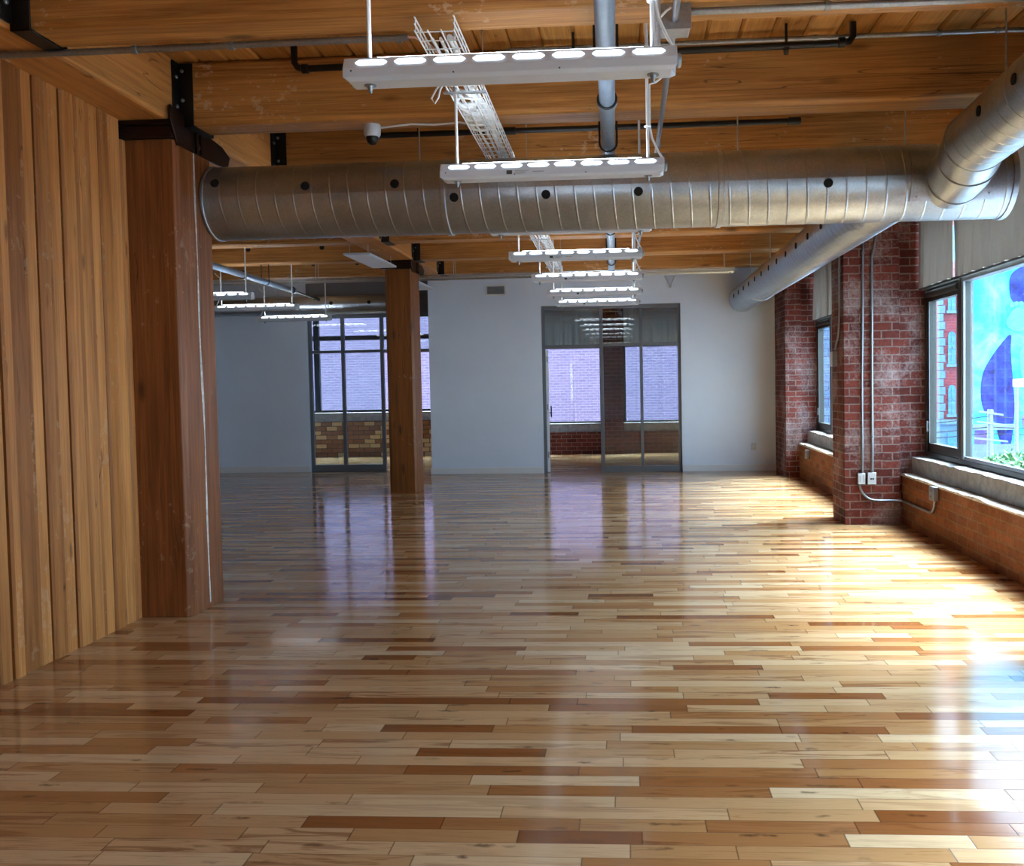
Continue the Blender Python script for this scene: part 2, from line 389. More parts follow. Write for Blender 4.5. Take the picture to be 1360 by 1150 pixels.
# back walls
b = MB()
b.box(-3.3,-1.41,14.35,14.5,0,DECK); b.box(.89,2.62,14.35,14.5,0,DECK); b.box(-1.41,.89,14.35,14.5,2.78,DECK)
b.box(-3.3,-3.18,14.5,15.2,0,DECK)
struct(b.build('wall_back', M['white'], smooth=False), 'white painted back wall')
b = MB(); b.box(-9.2,-5.64,15.05,15.2,0,DECK); b.box(-9.35,-9.2,5.9,18.6,0,DECK)
struct(b.build('wall_back_left', M['white'], smooth=False), 'grey white wall of the left bay')
b = MB(); b.box(-5.64,-3.3,15.05,15.2,2.77,DECK); struct(b.build('trim_1', M['soffit']), 'grey header over the left glass partition')
b = MB(); b.box(-3.38,-3.302,15.05,15.2,0,2.77); struct(b.build('trim_2', M['grey']), 'grey jamb beside the left glass doorway')
def baseboard(name, segs):
    b = MB()
    for s in segs: b.box(*s)
    return struct(b.build(name, M['trimwhite'], bevel=.004), name.replace('_',' '))
baseboard('baseboard_back', [(-3.315,-1.415,14.335,14.349,0,.11),(.895,2.44,14.335,14.349,0,.11),(-3.315,-3.301,14.335,15.04,0,.11)])
baseboard('baseboard_left', [(-9.19,-5.645,15.035,15.049,0,.11)])
b = MB(); b.box(-3.4,3.4,-7.2,-7.05,0,DECK); struct(b.build('wall_rear', M['white']))
# rooms beyond the glass
b = MB(); b.box(-2.45,-2.3,15.2,18.2,0,DECK); b.box(2.62,2.75,14.5,18.2,0,DECK); b.box(-2.45,-2.3,14.5,15.2,0,DECK)
struct(b.build('wall_between_rooms', M['white']))
# far brick wall of the right hand room
FY = 18.2
b = MB(); b.box(-2.4,3.2,FY,FY+.35,0,.455); b.box(-2.4,3.2,FY+.1,FY+.35,3.1,DECK); b.box(-.53,-.08,FY-.12,FY+.35,0,DECK); b.box(2.3,3.2,FY,FY+.35,0,DECK); b.box(-2.4,-2.1,FY,FY+.35,0,DECK)
struct(b.build('wall_far_right', M['darkbrick'], smooth=False), 'dark red brick wall of the far room')
b = MB(); b.box(-2.1,-.53,FY+.06,FY+.34,.455,.635); b.box(-.08,2.3,FY+.06,FY+.34,.455,.635); struct(b.build('trim_3', M['concrete']), 'concrete sills of the far room')
b = MB(); b.box(-9.2,-2.4,FY+.05,FY+.4,0,.76); struct(b.build('wall_far_left', M['ybrick'], smooth=False), 'yellow mixed brick wall of the far left room')
b = MB(); b.box(-9.2,-2.4,FY+.1,FY+.4,.76,.94); struct(b.build('trim_4', M['concrete']), 'concrete sill of the far left room')
b = MB(); b.box(-9.2,-2.4,FY+.1,FY+.4,3.3,DECK); b.box(-3.0,-2.4,FY+.1,FY+.4,.94,DECK); struct(b.build('wall_far_top', M['white']))
def window(name, label, members, panes, mat='bronze', gmat='glass', loc=(0,0,0), extra=()):
    t = thing(name, label, None, loc, kind='structure')
    for i, q in enumerate(members):
        MB().box(*q).build('mullion' if i >= 4 else 'frame', M[mat], t, bevel=.006)
    for q in panes: MB().box(*q).build('pane', M[gmat], t, smooth=False)
    return t
y0, y1 = FY+.17, FY+.23
window('window_3', 'far room window left of the brick pier', [(-2.1,-2.05,y0,y1,.64,3.1),(-.58,-.53,y0,y1,.64,3.1),(-2.05,-.58,y0,y1,.64,.68),(-2.05,-.58,y0,y1,3.05,3.1)], [(-2.05,-.58,y0+.02,y0+.03,.68,3.05)])
window('window_4', 'far room window right of the brick pier', [(-.08,-.03,y0,y1,.64,3.1),(2.25,2.3,y0,y1,.64,3.1),(-.03,2.25,y0,y1,.64,.68),(-.03,2.25,y0,y1,3.05,3.1)], [(-.03,2.25,y0+.02,y0+.03,.68,3.05)])
window('window_5', 'far left room window with black bars', [(-9.2,-9.1,y0,y1,.95,3.3),(-3.1,-3.0,y0,y1,.95,3.3),(-9.1,-3.1,y0,y1,.95,1.0),(-9.1,-3.1,y0,y1,3.22,3.3),(-9.1,-3.1,y0,y1,2.5,2.6),(-6.74,-6.62,y0-.02,y1,1.0,3.22),(-4.75,-4.65,y0-.02,y1,1.0,3.22)], [(-9.1,-3.1,y0+.03,y0+.04,1.0,3.22)], 'black')

# right hand window wall
def rightwall():
    b = MB()
    b.box(2.79,3.3,4.75,9.0,0,.49)
    b.box(2.62,3.3,9.46,13.42,0,.49) ; b.box(2.79,3.3,-7.2,4.25,0,.49)
    return b
struct(rightwall().build('wall_right', M['sillbrick'], smooth=False), 'orange brown brick wall under the right windows')
b = MB()
b.box(2.785,3.14,9.06,9.46,0,DECK); b.box(2.752,2.8,9.16,9.44,0,DECK); b.box(2.68,3.03,13.55,14.5,0,DECK); b.box(2.75,2.95,14.5,18.2,0,DECK)
b.box(2.3,3.3,4.25,4.75,0,DECK); b.box(2.76,3.3,-.4,.1,0,DECK); b.box(2.76,3.3,-7.2,-4.6,0,DECK)
struct(b.build('wall_right_jambs', M['brick'], smooth=False), 'red brick window jambs')
b = MB(); b.box(2.98,3.3,4.75,9.06,3.3,DECK); b.box(2.9,3.3,9.46,13.55,3.3,DECK); b.box(2.98,3.3,-7.2,4.25,3.3,DECK)
struct(b.build('wall_right_header', M['beige']), 'beige header over the right windows')
def rough_slab(name, x0, x1, y0, y1, z0, z1, m, amp=.012, seed=0):
    b = MB(); n = max(6,int((y1-y0)/.07)); vs = []; fs = []
    for i in range(n+1):
        y = y0+(y1-y0)*i/n
        for (xa, za, k) in ((x0,z0,0),(x0,z1,1),(x1,z1,0),(x1,z0,0)):
            q = noise.noise((y*7, seed+za*3, .3))*amp + noise.noise((y*23, seed, 4.))*amp*.6
            vs.append((xa+(q if k else 0), y, za+(q*.8-amp*.3 if k else 0)))
    for i in range(n):
        for k in range(4): fs.append((i*4+k, i*4+(k+1)%4, i*4+4+(k+1)%4, i*4+4+k))
    fs += [(0,1,2,3), (n*4+3,n*4+2,n*4+1,n*4)]
    b.add(vs, fs); return b.build(name, m, smooth=False)
struct(rough_slab('trim_5', 2.785,3.2, 4.75,9.06, .49,.513, M['rough'], .014, 1), 'ragged pale mortar ledge under the near window')
struct(rough_slab('trim_6', 2.90,3.25, 4.75,9.03, .513,.685, M['concrete'], .012, 2), 'concrete window sill under the near window')
struct(rough_slab('trim_7', 2.615,3.1, 9.46,13.45, .49,.52, M['rough'], .014, 3), 'ragged pale ledge under the far window')
struct(rough_slab('trim_8', 2.76,3.25, 9.46,13.5, .52,.70, M['concrete'], .012, 4), 'concrete sill under the far window')
struct(rough_slab('trim_9', 2.785,3.25, -4.6,4.25, .49,.685, M['concrete'], .012, 5), 'concrete sill beside the camera')

def big_window(name, label, X, ya, yb, ym, ztop=3.3):
    """casement next to the far jamb (ym..yb), fixed pane from ya to ym"""
    t = thing(name, label, None, (X,ya,.69), kind='structure'); z0 = .69; zt = 2.42
    P = lambda nm, q, m='bronze': MB().box(*q).build(nm, M[m], t, bevel=.005)
    P('frame', (X,X+.09,yb-.055,yb,z0,ztop)); P('frame', (X,X+.09,ya,ya+.05,z0,ztop)); P('frame', (X,X+.09,ya+.05,yb-.055,z0,z0+.045)); P('frame', (X,X+.09,ya+.05,yb-.055,ztop-.06,ztop))
    P('mullion', (X-.015,X+.09,ym-.03,ym+.03,z0+.045,ztop-.06), 'bronze')
    P('mullion', (X-.012,X+.012,ym-.085,ym-.035,z0+.05,zt-.03), 'alu')
    P('transom', (X-.012,X+.09,ya+.05,ym-.031,zt-.07,zt), 'alu'); P('transom', (X-.005,X+.09,ym+.031,yb-.056,zt-.05,zt))
    s = MB(); c0, c1 = ym+.035, yb-.06     # opening casement sash
    s.box(X+.005,X+.075,c0,c0+.045,z0+.05,zt-.055); s.box(X+.005,X+.075,c1-.06,c1,z0+.05,zt-.055)
    s.box(X+.005,X+.075,c0,c1,z0+.05,z0+.135); s.box(X+.005,X+.075,c0,c1,zt-.17,zt-.055)
    so = s.build('sash', M['bronze'], t)
    g = MB(); g.box(X+.0,X+.004,c0+.045,c0+.06,z0+.135,zt-.17); g.box(X+.0,X+.004,c1-.075,c1-.06,z0+.135,zt-.17); g.build('glazing_bead', M['alu'], so)
    h = MB(); h.box(X-.02,X+.004,c1-.05,c1-.03,z0+.25,z0+.36); h.build('handle', M['alu'], so, bevel=.004)
    h = MB(); h.cyl((X-.002,c0,zt-.1),(X-.002,c1-.02,zt-.1),.034,12); h.build('roller_housing', M['bronze'], so)
    fr = MB(); fr.box(X+.005,X+.03,ya+.055,ym-.035,z0+.045,z0+.075); fr.build('bottom_bead', M['alu'], t)
    for q in ((X+.04,X+.046,c0+.045,c1-.06,z0+.135,zt-.17), (X+.04,X+.046,ya+.05,ym-.03,z0+.05,zt-.07), (X+.04,X+.046,ya+.05,ym-.03,zt,ztop-.06), (X+.04,X+.046,ym+.03,yb-.055,zt,ztop-.06)):
        MB().box(*q).build('pane', M['glass'], t, smooth=False)
    return t
big_window('window_1', 'large near window with a narrow casement and a wide fixed pane', 3.04, 4.75, 9.06, 8.1)
big_window('window_2', 'window between the two brick piers', 2.92, 9.46, 13.55, 12.6)
for nm, lb, ya, yb, ym in (('window_6','window beside the camera',.1,4.25,3.4),('window_7','window behind the camera',-4.6,-.4,-1.3)):
    wt = big_window(nm, lb, 3.04, ya, yb, ym); MB().box(2.98,2.984,ya+.03,yb-.03,2.395,3.27).build('unseen_light_blocker', M['shade'], wt, smooth=False)  # unseen cloth added to cut window glare on the near floor

# ------------------------------------------------------------------ posts, girder, joists
def post(label, x0, x1, ya, yb, white, mat='post'):
    t = thing('timber_post', label, 'post', ((x0+x1)/2,(ya+yb)/2,0))
    c = .035; zt = 3.125
    MB().prism([(x0+c,ya,0),(x1-c,ya,0),(x1,ya+c,0),(x1,yb-c,0),(x1-c,yb,0),(x0+c,yb,0),(x0,yb-c,0),(x0,ya+c,0)], (0,0,zt)).build('shaft', M[mat], t, bevel=.006)
    b = MB(); b.box(x0-.04,x1-.012,ya-.03,yb+.03,zt,zt+.035); b.box(x0-.03,x1-.03,ya-.01,yb+.01,zt+.035,JB-.03); b.box(x0-.05,x1-.012,ya-.04,yb+.04,JB-.03,JB)
    cp = b.build('iron_cap', M['steel'], t, bevel=.004)
    s = MB(); X = x1-.012
    s.prism([(X,ya-.06,JB-.02),(X,ya-.06,JB+.085),(X,ya+.28,JB+.03),(X,yb+.16,JB+.0),(X,yb+.28,JB-.05),(X,yb+.24,JB-.14),(X,yb+.1,JB-.15),(X,ya+.02,JB-.155)], (.016,0,0))
    s.build('side_plate', M['steel'], cp, bevel=.003)
    s = MB()
    for yy in (ya+.24, ya+.30): s.box(X+.016,X+.03,yy,yy+.018,JB-.15,JB+.02)
    s.lathe((X+.016,ya+.27,JB-.1), [(.02,0),(.02,.012),(.008,.018)], 8, (1,0,0)); s.build('plate_ribs', M['steel'], cp)
    if white:
        vs = []; fs = []; n = 46
        for i in range(n+1):
            z = .04 + 3.05*i/n; w = .005+.013*max(0,noise.noise((z*2.3,1,1))+.35); yy = ya+.25+.018*noise.noise((z*1.3,5,1))-.03*(i/n)
            vs += [(x1+.001,yy-w,z),(x1+.003,yy,z),(x1+.001,yy+w,z)]
        for i in range(n):
            for k in (0,1): fs.append((i*3+k,i*3+k+1,i*3+4+k,i*3+3+k))
        MB().add(vs,fs).build('crack_filler', M['rough'], t)
    return t
post('dark varnished timber post standing against the pine plank wall', -3.29,-2.885, 5.5,5.98, True)
post('free-standing timber post in front of the left glass doorway', -3.35,-2.955, 11.93,12.36, False, 'post2')
b = MB(); b.box(-3.32,-2.92,-1.,14.345,JB,DECK)
tag(b.build('timber_girder', M['girder'], bevel=.022), 'long pine girder carried by both timber posts', 'beam')
names = ['first heavy ceiling joist from the camera, silver conduit clipped along its lower edge', 'second heavy ceiling joist, with the dome camera fixed beneath it',
         'third heavy ceiling joist, just above and behind the wide round duct', 'fourth heavy ceiling joist, hidden behind the wide duct', 'fifth heavy ceiling joist, only its lower edge showing under the wide duct',
         'sixth heavy ceiling joist, above the mesh tray that crosses the room', 'seventh heavy ceiling joist, closest to the white back wall']
lnames = ['left bay joist first seen beyond the dark post', 'left bay joist above the second pendant of the left bay', 'left bay joist last before the grey wall of the left bay', ]
def joist(label, yf, xa, xb, hang, group, bolts=None):
    t = thing('ceiling_joist', label, 'joist', ((xa+xb)/2, yf+.13, JB), group)
    MB().box(xa,xb,yf,yf+.26,JB,DECK).build('beam', M['joist'], t, bevel=.03)
    if hang:
        x0 = xa-.0; h = MB()
        h.box(x0,x0+.1,yf-.012,yf+.0,JB-.012,DECK-.02); h.box(x0,x0+.1,yf+.26,yf+.272,JB-.012,DECK-.02); h.box(x0,x0+.1,yf-.012,yf+.272,JB-.012,JB)
        h.box(x0,x0+.012,yf-.09,yf-.012,JB+.02,DECK-.02)
        ho = h.build('joist_hanger', M['black'], t, bevel=.003)
        for zz in (JB+.11, JB+.3):
            MB().lathe((x0+.012,yf-.05,zz), [(.013,0),(.013,.008),(.008,.012)], 8, (1,0,0)).build('hanger_bolt', M['alu'], ho)
            MB().lathe((x0+.034,yf-.012,zz+.05), [(.012,0),(.012,.008),(.007,.012)], 8, (0,-1,0)).build('hanger_bolt', M['alu'], ho)
    if bolts:
        for bx in bolts: MB().lathe((bx,yf,JB+.2), [(.035,0),(.035,.008),(.022,.014)], 10, (0,-1,0)).build('bolt_plug', M['black'], t)
for i in range(7):
    joist(names[i], 4.055+1.565*i, -2.92, 2.97, True, 'ceiling joists over the main room')
for i in range(3):
    joist(lnames[i], 4.055+1.565*(4+i), -9.15, -3.32, False, 'ceiling joists over the left bay', [-8.2,-6.9,-5.6+.35*i,-4.2])

# ------------------------------------------------------------------ brick piers
def pier(label, x0, x1, ya, yb):
    b = MB(); b.box(x0,x1,ya,yb,0,DECK-.001)
    return tag(b.build('brick_pier', M['brick'], smooth=False), label, 'brick pier')
pier('red brick pier carrying two outlet boxes and upright conduits', 2.2,2.75,8.94,9.455)
pier('smaller red brick pier in the corner beside the white back wall', 2.42,2.66,13.42,14.35)

# ------------------------------------------------------------------ glazed partitions
def partition_right():
    t = thing('glass_partition', 'grey framed glass partition with an open doorway on its left side', 'glass partition', (-.26,14.43,0)); y0, y1 = 14.39, 14.45
    X0, XM, X1, X2 = -1.41, -.42, .238, .89
    for q in ((X0,X0+.055,y0,y1,0,2.78),(X2-.05,X2,y0,y1,0,2.78),(X0+.055,X2-.05,y0,y1,2.72,2.78)): MB().box(*q).build('frame', M['grey'], t, bevel=.004)
    for q in ((XM-.03,XM+.03,y0-.005,y1,0,2.72),(X1-.025,X1+.025,y0,y1,.1,2.72)): MB().box(*q).build('mullion', M['grey'], t, bevel=.004)
    for q in ((X0+.055,XM-.03,y0,y1,2.065,2.13),(XM+.03,X1-.025,y0,y1,2.09,2.145),(X1+.025,X2-.05,y0,y1,2.09,2.145)): MB().box(*q).build('transom', M['grey'], t, bevel=.004)
    MB().box(XM+.03,X2-.05,y0,y1,0,.1).build('bottom_rail', M['grey'], t, bevel=.004)
    gy = (14.415,14.423)
    for xa,xb,za,zb in ((X0+.055,XM-.03,2.13,2.72),(XM+.03,X1-.025,2.145,2.72),(X1+.025,X2-.05,2.145,2.72),(XM+.03,X1-.025,.1,2.09),(X1+.025,X2-.05,.1,2.09)):
        MB().box(xa,xb,*gy,za,zb).build('pane', M['pglass'], t, smooth=False)
    door_leaf(t, -1.352, 14.46, 1, math.radians(7))
def door_leaf(t, x, y, sgn, ang=0.):
    W = .88; H = 2.05; d = MB()
    d.box(x,x+.042,y,y+.07,.01,H); d.box(x,x+.042,y+W-.07,y+W,.01,H); d.box(x,x+.042,y+.07,y+W-.07,.01,.12); d.box(x,x+.042,y+.07,y+W-.07,H-.08,H)
    o = d.build('door', M['trimwhite'], t)
    MB().box(x+.018,x+.024,y+.07,y+W-.07,.12,H-.08).build('door_glass', M['pglass'], o, smooth=False)
    MB().cyl((x+.021-.05*1,y+W-.12,.98),(x+.021+.09,y+W-.12,.98),.012,8).cyl((x+.1,y+W-.12,.9),(x+.1,y+W-.12,1.1),.012,8).build('door_handle', M['black'], o)
    h = MB()
    for z in (.25,1.05,1.85): h.cyl((x+.021,y-.005,z),(x+.021,y-.005,z+.1),.011,8)
    h.build('hinge', M['alu'], o)
    H_ = Vector((x+.02,y,0))-Vector(t.location); Rz = Matrix.Rotation(ang,3,'Z'); o.rotation_euler = (0,0,ang); o.location = H_-Rz@H_
    return o
partition_right()
def partition_left():
    t = thing('glass_partition', 'grey framed glass partition of the left bay, partly behind the timber post', 'glass partition', (-4.5,15.12,0)); y0, y1 = 15.09, 15.15
    X0, XA, XB, X2 = -5.638, -5.02, -4.316, -3.382
    for q in ((X0,X0+.06,y0,y1,0,2.77),(X2-.05,X2,y0,y1,0,2.77),(X0+.06,X2-.05,y0,y1,2.71,2.77)): MB().box(*q).build('frame', M['grey'], t, bevel=.004)
    for q in ((XA-.03,XA+.03,y0,y1,.12,2.71),(XB-.03,XB+.03,y0-.005,y1,0,2.71)): MB().box(*q).build('mullion', M['grey'], t, bevel=.004)
    for q in ((X0+.06,XA-.03,y0,y1,2.1,2.15),(XA+.03,XB-.03,y0,y1,2.1,2.15),(XB+.03,X2-.05,y0,y1,2.09,2.15)): MB().box(*q).build('transom', M['grey'], t, bevel=.004)
    MB().box(X0+.06,XB-.03,y0,y1,0,.12).build('bottom_rail', M['grey'], t, bevel=.004)
    for xa,xb,za,zb in ((X0+.06,XA-.03,.12,2.1),(XA+.03,XB-.03,.12,2.1),(X0+.06,XA-.03,2.15,2.71),(XA+.03,XB-.03,2.15,2.71),(XB+.03,X2-.05,2.15,2.71)):
        MB().box(xa,xb,15.117,15.124,za,zb).build('pane', M['pglass'], t, smooth=False)
    door_leaf(t, -3.48, 15.16, 1, math.radians(-6))
partition_left()

# ------------------------------------------------------------------ ducts
def spiral(mb, p0, p1, r, pitch=.128, ridge=.0024, n=48, start=0.):
    p0, p1 = Vector(p0), Vector(p1); L = (p1-p0).length; ax = (p1-p0)/L; u = ax.cross(Vector((0,0,1))).normalized(); w = ax.cross(u)
    offs = [(-.0095,0),(-.0062,0),(-.003,.8),(0,1),(.003,.8),(.0062,0),(.0095,0),(pitch*.5,0)]
    rows = []; K0 = -2
    for kx in range(K0, int(L/pitch)+2):
        for o, hgt in offs: rows.append((kx*pitch+start+o, hgt))
    vs = []; fs = []
    for s0, hgt in rows:
        for i in range(n+1):
            a = 2*PI*i/n; s = min(max(s0+pitch*i/n, 0), L); rr = r+ridge*hgt
            vs.append(p0 + ax*s + (u*math.cos(a)+w*math.sin(a))*rr)
    for j in range(len(rows)-1):
        for i in range(n):
            a,b_,c,d = j*(n+1)+i, j*(n+1)+i+1, (j+1)*(n+1)+i+1, (j+1)*(n+1)+i
            if max((vs[a]-vs[d]).length,(vs[b_]-vs[c]).length) > 1e-5: fs.append((a,b_,c,d))
    mb.add(vs, fs); return mb
def hole(parent, c, nrm, r=.03):
    m = MB(); m.lathe(Vector(c)-Vector(nrm).normalized()*.004, [(r,0),(r,.0105),(r*.94,.0105),(r*.9,.0092),(0.0005,.009)], 22, nrm)
    return m.build('air_hole', M['hole'], parent)
DY, DZ, DR = 6.03, 2.806, .252
t = thing('round_duct', 'wide galvanised spiral duct crossing the room behind the second pendant', 'duct', (0,DY,DZ))
spiral(MB(), (-2.872,DY,DZ), (2.53,DY,DZ), DR, .127).build('duct_shell', M['duct'], t)
e = MB(); e.lathe((-2.878,DY,DZ), [(0.0005,.02),(DR-.004,.02),(DR+.007,.014),(DR+.007,0),(DR-.02,-.002)], 48, (1,0,0)).build('end_cap', M['duct'], t)
e = MB(); e.lathe((2.54,DY,DZ), [(0.0005,.0),(DR-.006,.0),(DR+.008,.004),(DR+.008,-.03),(DR,-.032)], 48, (1,0,0)).build('end_cap', M['duct'], t)
for sx in (-1.235, .62):
    MB().lathe((sx,DY,DZ), [(DR+.001,0),(DR+.009,.004),(DR+.009,.035),(DR+.001,.04)], 48, (1,0,0)).build('joint_band', M['duct'], t)
for hx, hz in ((-2.779,2.899),(-2.149,2.859),(-1.536,2.855),(-1.136,2.753),(-.519,2.754),(.094,2.755),(1.329,2.771)):
    s = (hz-DZ)/DR; s = max(-.9,min(.9,s)); nv = Vector((0,-math.sqrt(1-s*s),s)); hole(t, Vector((hx,DY,DZ))+nv*DR, nv)
for wx, yy in ((-1.42,6.03),(.78,6.03),(1.9,6.03)):
    MB().cyl((wx,yy,DZ+DR-.005),(wx,yy,DECK),.005,6).build('hanger_rod', M['zincwire'], t)
# saddle plate wrapped on the front
vs = []; fs = []; na, nx = 14, 2; xa, xb = 1.86, 2.40
for ring, rr in ((0,DR+.009),(1,DR+.002)):
    for i in range(na+1):
        a = math.radians(-38+76*i/na)
        for xq in (xa,xb): vs.append((xq, DY-math.cos(a)*rr, DZ+math.sin(a)*rr))
k = (na+1)*2
for i in range(na):
    fs += [(i*2,i*2+1,i*2+3,i*2+2), (k+i*2,k+i*2+2,k+i*2+3,k+i*2+1), (i*2,i*2+2,k+i*2+2,k+i*2), (i*2+1,k+i*2+1,k+i*2+3,i*2+3)]
fs += [(0,k,k+1,1),(na*2,na*2+1,k+na*2+1,k+na*2)]
sp = MB().add(vs,fs).build('saddle_plate', M['duct'], t)
for sx, a in ((1.9,-.55),(2.12,-.6),(2.36,-.5),(1.9,.1)):
    nv = Vector((0,-math.cos(a),math.sin(a))); MB().lathe(Vector((sx,DY,DZ))+nv*(DR+.008), [(.008,0),(.006,.006)], 8, nv).build('screw', M['alu'], sp)
# duct A: comes off the front of the wide duct and runs towards the camera
t = thing('round_duct', 'smaller spiral duct elbowing off the front of the wide duct near the window', 'duct', (2.05,5.0,2.85))
AR = .178
el = [(2.13,5.86,2.772),(2.12,5.72,2.775),(2.105,5.56,2.79),(2.085,5.42,2.815),(2.06,5.28,2.845),(2.045,5.2,2.86)]
MB().tube(el, AR, 40, caps=False).build('elbow', M['duct'], t)
A0, A1 = Vector((2.045,5.2,2.86)), Vector((1.90,2.2,2.90))
for p, qv in ((el[1],(0,-1,.05)),(el[3],(-.1,-1,.2)),(el[5],(-.06,-1,.1))):
    MB().torus(p, AR+.002, .006, qv, 40, 6).build('joint_band', M['duct'], t)
spiral(MB(), A0, A1, AR, .127, .0024, 40).build('duct_shell', M['duct'], t)
ax = (A1-A0).normalized(); side = Vector((-1,0,0)); side = (side-ax*side.dot(ax)).normalized()
for s in (.56, 1.02): hole(t, A0+ax*s+side*AR, side, .027)
MB().cyl((2.02,4.75,2.86+AR),(2.02,4.75,DECK),.005,6).build('hanger_rod', M['zincwire'], t)
# duct B: along the windows to the back wall
t = thing('round_duct', 'spiral duct running along the window side to the back wall', 'duct', (1.875,10.,2.8))
BX, BZ, BR = 1.875, 2.80, .205
spiral(MB(), (BX,6.2,BZ),(BX,14.20,BZ), BR, .127, .0024, 44).build('duct_shell', M['duct'], t)
MB().lathe((BX,14.2,BZ), [(BR-.004,0),(BR+.005,0),(BR+.005,-.02),(BR,-.022)], 44, (0,1,0)).lathe((BX,14.19,BZ), [(0.0005,0),(BR-.002,0),(BR-.002,.004)],44,(0,1,0)).build('end_cap', M['duct'], t)
for sy in (12.2, ): MB().lathe((BX,sy,BZ), [(BR+.001,0),(BR+.009,.004),(BR+.009,.04),(BR+.001,.044)], 44, (0,1,0)).build('joint_band', M['duct'], t)
for hy in [7.54+.549*i for i in range(12)]: hole(t, (BX-BR,hy,BZ), (-1,0,0), .03)
for hy in (8.2,11.4,13.2): MB().cyl((BX,hy,BZ+BR-.004),(BX,hy,DECK),.005,6).build('hanger_rod', M['zincwire'], t)
# duct of the left bay
t = thing('round_duct', 'spiral duct crossing the left bay above the left glass partition', 'duct', (-6.,14.6,2.9))
spiral(MB(), (-9.1,14.6,2.9),(-3.6,14.6,2.9), .155, .127, .0024, 36).build('duct_shell', M['duct'], t)
MB().lathe((-3.6,14.6,2.9), [(0.0005,0),(.152,0),(.16,.003),(.16,-.02)], 36, (1,0,0)).build('end_cap', M['duct'], t)
for hx in (-6.95,-6.3,-5.63,-4.98,-4.33): hole(t, (hx,14.6-.1537,2.9+.02), (0,-1,.13), .03)
for hx in (-8,-6,-4): MB().cyl((hx,14.6,3.05),(hx,14.6,DECK),.005,6).build('hanger_rod', M['zincwire'], t)

# ------------------------------------------------------------------ pendants
def pendant(label, group, x0, y, zb=2.6, flip=False, L=1.2, strap=False, sticker=None):
    t = thing('led_pendant', label, 'pendant light', (x0+L/2,y,zb), group)
    prof = [(-.042,0),(-.055,.012),(-.055,.043),(-.032,.088),(.032,.088),(.055,.043),(.055,.012),(.042,0)]
    n = len(prof); vs = []; fs = []
    for side in (0,1):
        for (py,pz) in prof:
            inset = .022 if pz < .005 else 0
            vs.append(((x0+inset) if side == 0 else (x0+L-inset), y+py, zb+pz))
    fs = [tuple(range(n)), tuple(range(n,2*n))[::-1]] + [(i,(i+1)%n,n+(i+1)%n,n+i) for i in range(n)]
    MB().add(vs,fs).build('housing', M['lamp'], t, smooth=False, bevel=.002)
    for sg in (-1,1):
        nv = Vector((0,sg*.045,.023)).normalized(); mid = Vector((0,sg*.0435,.0655)); up = Vector((0,-sg*.023,.045)).normalized()
        for i in range(8):
            cx = x0+.045+.0575+i*.1425; ll = .0575; hh = .0115
            pts = [(-ll,0),(-ll+.014,-hh),(ll-.014,-hh),(ll,0),(ll-.014,hh),(-ll+.014,hh)]
            P = [Vector((cx+a,y,zb))+mid+up*c+nv*.0005 for a,c in pts]
            MB().prism(P, nv*.003).build('led_lens', M['lens'], t, smooth=False)
    MB().box(x0+.12,x0+L-.12,y-.022,y+.022,zb+.0885,zb+.092).build('uplight_lens', M['uplens'], t, smooth=False)
    xr = (x0+.085, x0+L-.085)
    for xq in xr:
        MB().cyl((xq,y,zb+.085),(xq,y,DECK),.0085,8).build('hanger_rod', M['wire'], t)
        MB().lathe((xq,y,zb+.001), [(.022,0),(.022,-.004),(.011,-.005),(.009,-.014),(.005,-.03)], 12).build('washer_nut', M['alu'], t)
    xe = x0 if flip else x0+L; s = -1 if flip else 1
    MB().lathe((xe,y,zb+.045), [(.022,0),(.026,.006),(.024,.014),(.012,.018)], 14, (s,0,0)).build('end_knockout', M['alu'], t)
    xq = xr[0] if flip else xr[1]
    MB().tube([(xe-s*.004,y+.01,zb+.085),(xe-s*.03,y+.01,zb+.13),(xe-s*.062,y+.006,zb+.20),(xq+s*.012,y+.004,zb+.26),(xq+s*.012,y,zb+.48),(xq+s*.05,y+.02,3.1),(xq+s*.11,y+.05,3.155)], .006, 8).build('power_cord', M['cable'], t)
    MB().torus((xq,y,zb+.26), .016, .004, (0,0,1), 12, 6).build('cord_tie', M['cable'], t)
    for xq, zq in ((x0+.4,.014),(x0+.78,.014),(x0+.028,.032)): MB().box(xq,xq+.006,y-.0555,y-.054,zb+zq,zb+zq+.006).build('housing_screw', M['ink'], t, smooth=False)
    if sticker:
        sx = x0+sticker; m = MB(); m.box(sx,sx+.03,y-.0565,y-.0545,zb+.018,zb+.038); st = m.build('maker_label', M['ink'], t, smooth=False)
        m = MB()
        for q in range(3): m.box(sx+.045,sx+.12-.012*q,y-.056,y-.0545,zb+.034-.007*q,zb+.037-.007*q)
        m.box(sx+.14,sx+.2,y-.056,y-.0545,zb+.026,zb+.031); m.build('label_print', M['inkgrey'], st, smooth=False)
    return t
G1 = 'white LED pendants in the row beside the mesh cable tray'
L1 = ['largest white LED pendant, hanging in front of the second joist', 'white LED pendant hanging just in front of the wide duct', 'white LED pendant tucked behind the wide duct, only its underside showing',
      'white LED pendant, first one seen whole beyond the wide duct', 'white LED pendant third from last in the row before the back wall', 'white LED pendant second from last in the row before the back wall', 'last white LED pendant of the row, just before the right glass partition']
pos = [(-1.005,3.16),(-.985,4.69),(-1.0,6.39),(-1.045,7.82),(-1.02,9.46),(-1.0,11.03),(-1.01,12.5)]
for i in range(7): pendant(L1[i], G1, pos[i][0], pos[i][1], 2.6 if i != 2 else 2.598, sticker=(None,.36,None,.37,.36,.38,.4)[i])
G2 = 'white LED pendants of the left bay'
